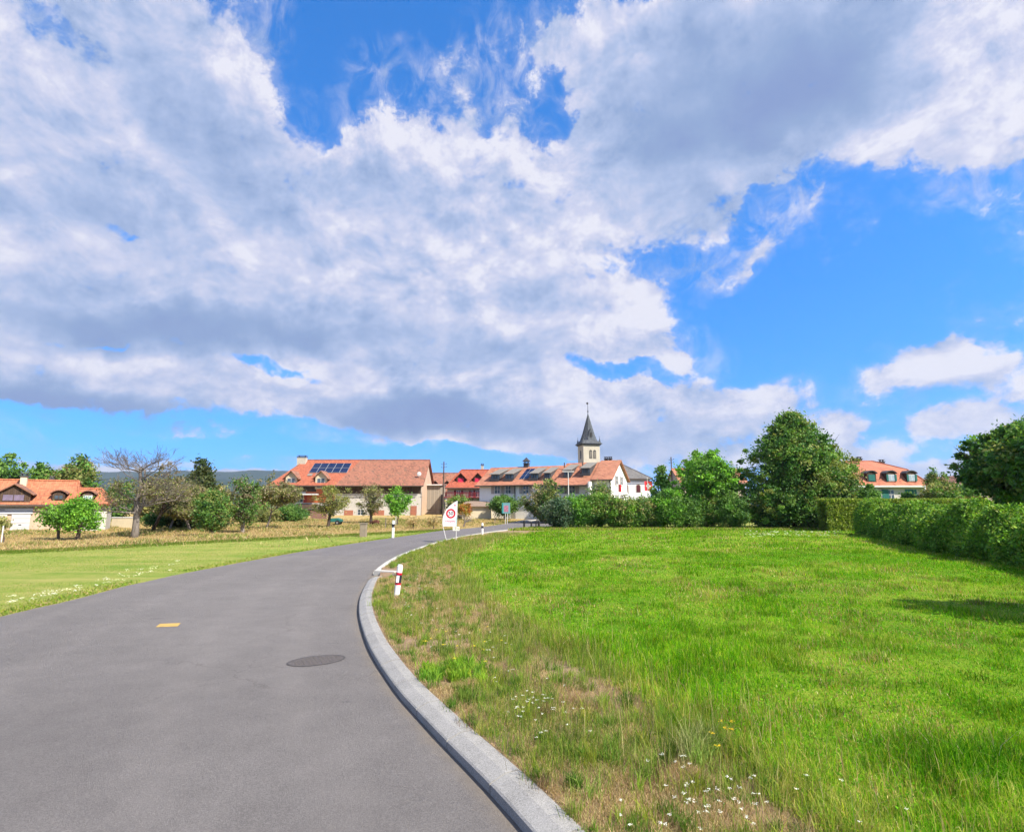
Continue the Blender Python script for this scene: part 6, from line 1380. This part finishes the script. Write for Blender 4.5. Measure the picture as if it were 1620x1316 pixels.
yp = [hit(rng.uniform(640, 800), rng.uniform(1000, 1060), .2)[:2] for _ in range(16)]; yp = [p for p in yp if p[0] > float(kx(p[1])) + .5]
flowers(yp, .12, .25, .03, (.80, .65, .05), 'tiny yellow flowers on the verge beyond the weed patch', 'yellow_flowers')

# left of the road: rough roadside edge, mown field, tall straw field
def field_pts(n, y0, y1, x0, x1, pw=1.0):
    y = y0 + (y1 - y0) * rng.random(n) ** pw; x = rng.uniform(x0, x1, n); k_ = (x < lx(y) - .03) & inview(x, y, 1.05); return x[k_], y[k_]
n = 420000; x, y = field_pts(n, 11.5, 60, -42, -3, 1.4); n = len(x); dr = lx(y) - x; edge = np.exp(-(dr / .8) ** 2); sc_ = np.interp(y, [11, 60], [2.0, 7.0]); big = fbm(x * .3, y * 1.3, .4, 61, 4)
e_ = .72 * y - 49.1 - x; strip_ = smooth(e_ + 1.5 * (big - .5), -3.2, -2.2) * (1 - smooth(e_, .3, 1.5)); gone = e_ > 1.2
keep = (rng.random(n) < np.clip(.35 + edge + strip_, 0, 1)) & ~gone; x, y, edge, sc_, big, strip_ = x[keep], y[keep], edge[keep], sc_[keep], big[keep], strip_[keep]; n = len(x)
c = pick([(0.20, 0.30, 0.04), (0.13, 0.24, 0.03), (0.27, 0.34, 0.06)], n); yl = rng.random(n) < np.clip(.15 + 2.4 * (big - .45) + .2 * edge, 0, .8); c[yl] = pick(YELL + STRAW[:1], yl.sum()); c *= (1 - .35 * strip_)[:, None]
h = (.025 + .025 * rng.random(n)) * (1 + 3.0 * edge * rng.random(n) + 2.2 * strip_)
blades('grass', np.column_stack([x, y, terrain(x, y) - .03]), h, rng.uniform(.003, .006, n) * sc_, rng.uniform(.2, 1.2, n), c, label='mown green field left of the road with a rough edge', mid=False)
n = 190000; x, y = field_pts(n, 28, 82, -62, 6, 1.1); k_ = (.72 * y - 49.1 - x + 1.6 * (fbm(x, y, .3, 66, 3) - .5) > .3) | ((rng.random(len(x)) < .04) & (y > 33)); x, y = x[k_], y[k_]; n = len(x); big = fbm(x, y, .22, 63, 4); sc_ = np.interp(y, [35, 82], [1, 2.3])
k_ = (x > lx(y) - 1.6); c = pick(STRAW + [(0.55, 0.42, 0.18)], n); g_ = rng.random(n) < np.clip(.25 + 2.2 * (big - .5) + .45 * k_, .06, .9); c[g_] = pick([(0.17, 0.22, 0.05), (0.25, 0.27, 0.08)], g_.sum())
h = (.14 + .30 * smooth(big, .35, .7)) * rng.uniform(.5, 1.2, n) * np.where(k_, .35, 1)
blades('dry_grass', np.column_stack([x, y, terrain(x, y) - .03]), h, rng.uniform(.012, .028, n) * sc_, rng.uniform(.1, .9, n), c, label='tall straw coloured grass in the orchard beyond the mown field', mid=False)
# far side of the road and round the hedgerow foot
n = 40000; y = rng.uniform(55, 62, n); x = rng.uniform(-1, 40, n); k_ = x > kx(y) + .4; x, y = x[k_], y[k_]; n = len(x)
blades('grass', np.column_stack([x, y, np.where(y < 62, mead_z(x, y), 0)]), rng.uniform(.12, .38, n), rng.uniform(.02, .04, n), rng.uniform(.1, .9, n), pick(LUSH + YELL + STRAW[:2], n), label='rough grass along the foot of the hedgerow', mid=False)
wf = [hit(rng.uniform(5, 280), 0, 0)[:2] if False else hit(px_ := rng.uniform(0, 285), np.interp(px_, [0, 56, 118, 204, 300], [962, 950, 938, 914, 898]) + rng.normal() * 4, .1)[:2] for _ in range(70)]
wf = np.array([p for p in wf if p[0] < float(lx(p[1])) - .2]); m = len(wf)
T_ = np.column_stack([wf, np.full(m, .14) + rng.random(m) * .1]); V, q, cc = leaves(T_, 10, np.array([.05, .05, .015]), .035, [(.8, .8, .7), (.75, .72, .5)], flat=2.5, elong=1.1)
tag(np_mesh('white_flowers', V, quads=q, mat=LEAF, colr=cc), 'white flowers in the rough grass along the left road edge', 'wildflowers', kind='stuff')

# ------------------------------------------------------------------ air between the camera and the far hills
hz = bpy.data.materials.new('haze'); hz.use_nodes = True; ht = hz.node_tree; ht.nodes.clear()
ho = ht.nodes.new('ShaderNodeOutputMaterial'); hv = ht.nodes.new('ShaderNodeVolumePrincipled')
hv.inputs['Color'].default_value = (0.62, 0.76, 0.95, 1); hv.inputs['Density'].default_value = 0.00009; hv.inputs['Anisotropy'].default_value = 0.2
ht.links.new(hv.outputs[0], ho.inputs['Volume'])
o = MB().box(-12500, 12500, -4200, 14500, -12, 420).build('haze', hz); tag(o, kind='stuff')
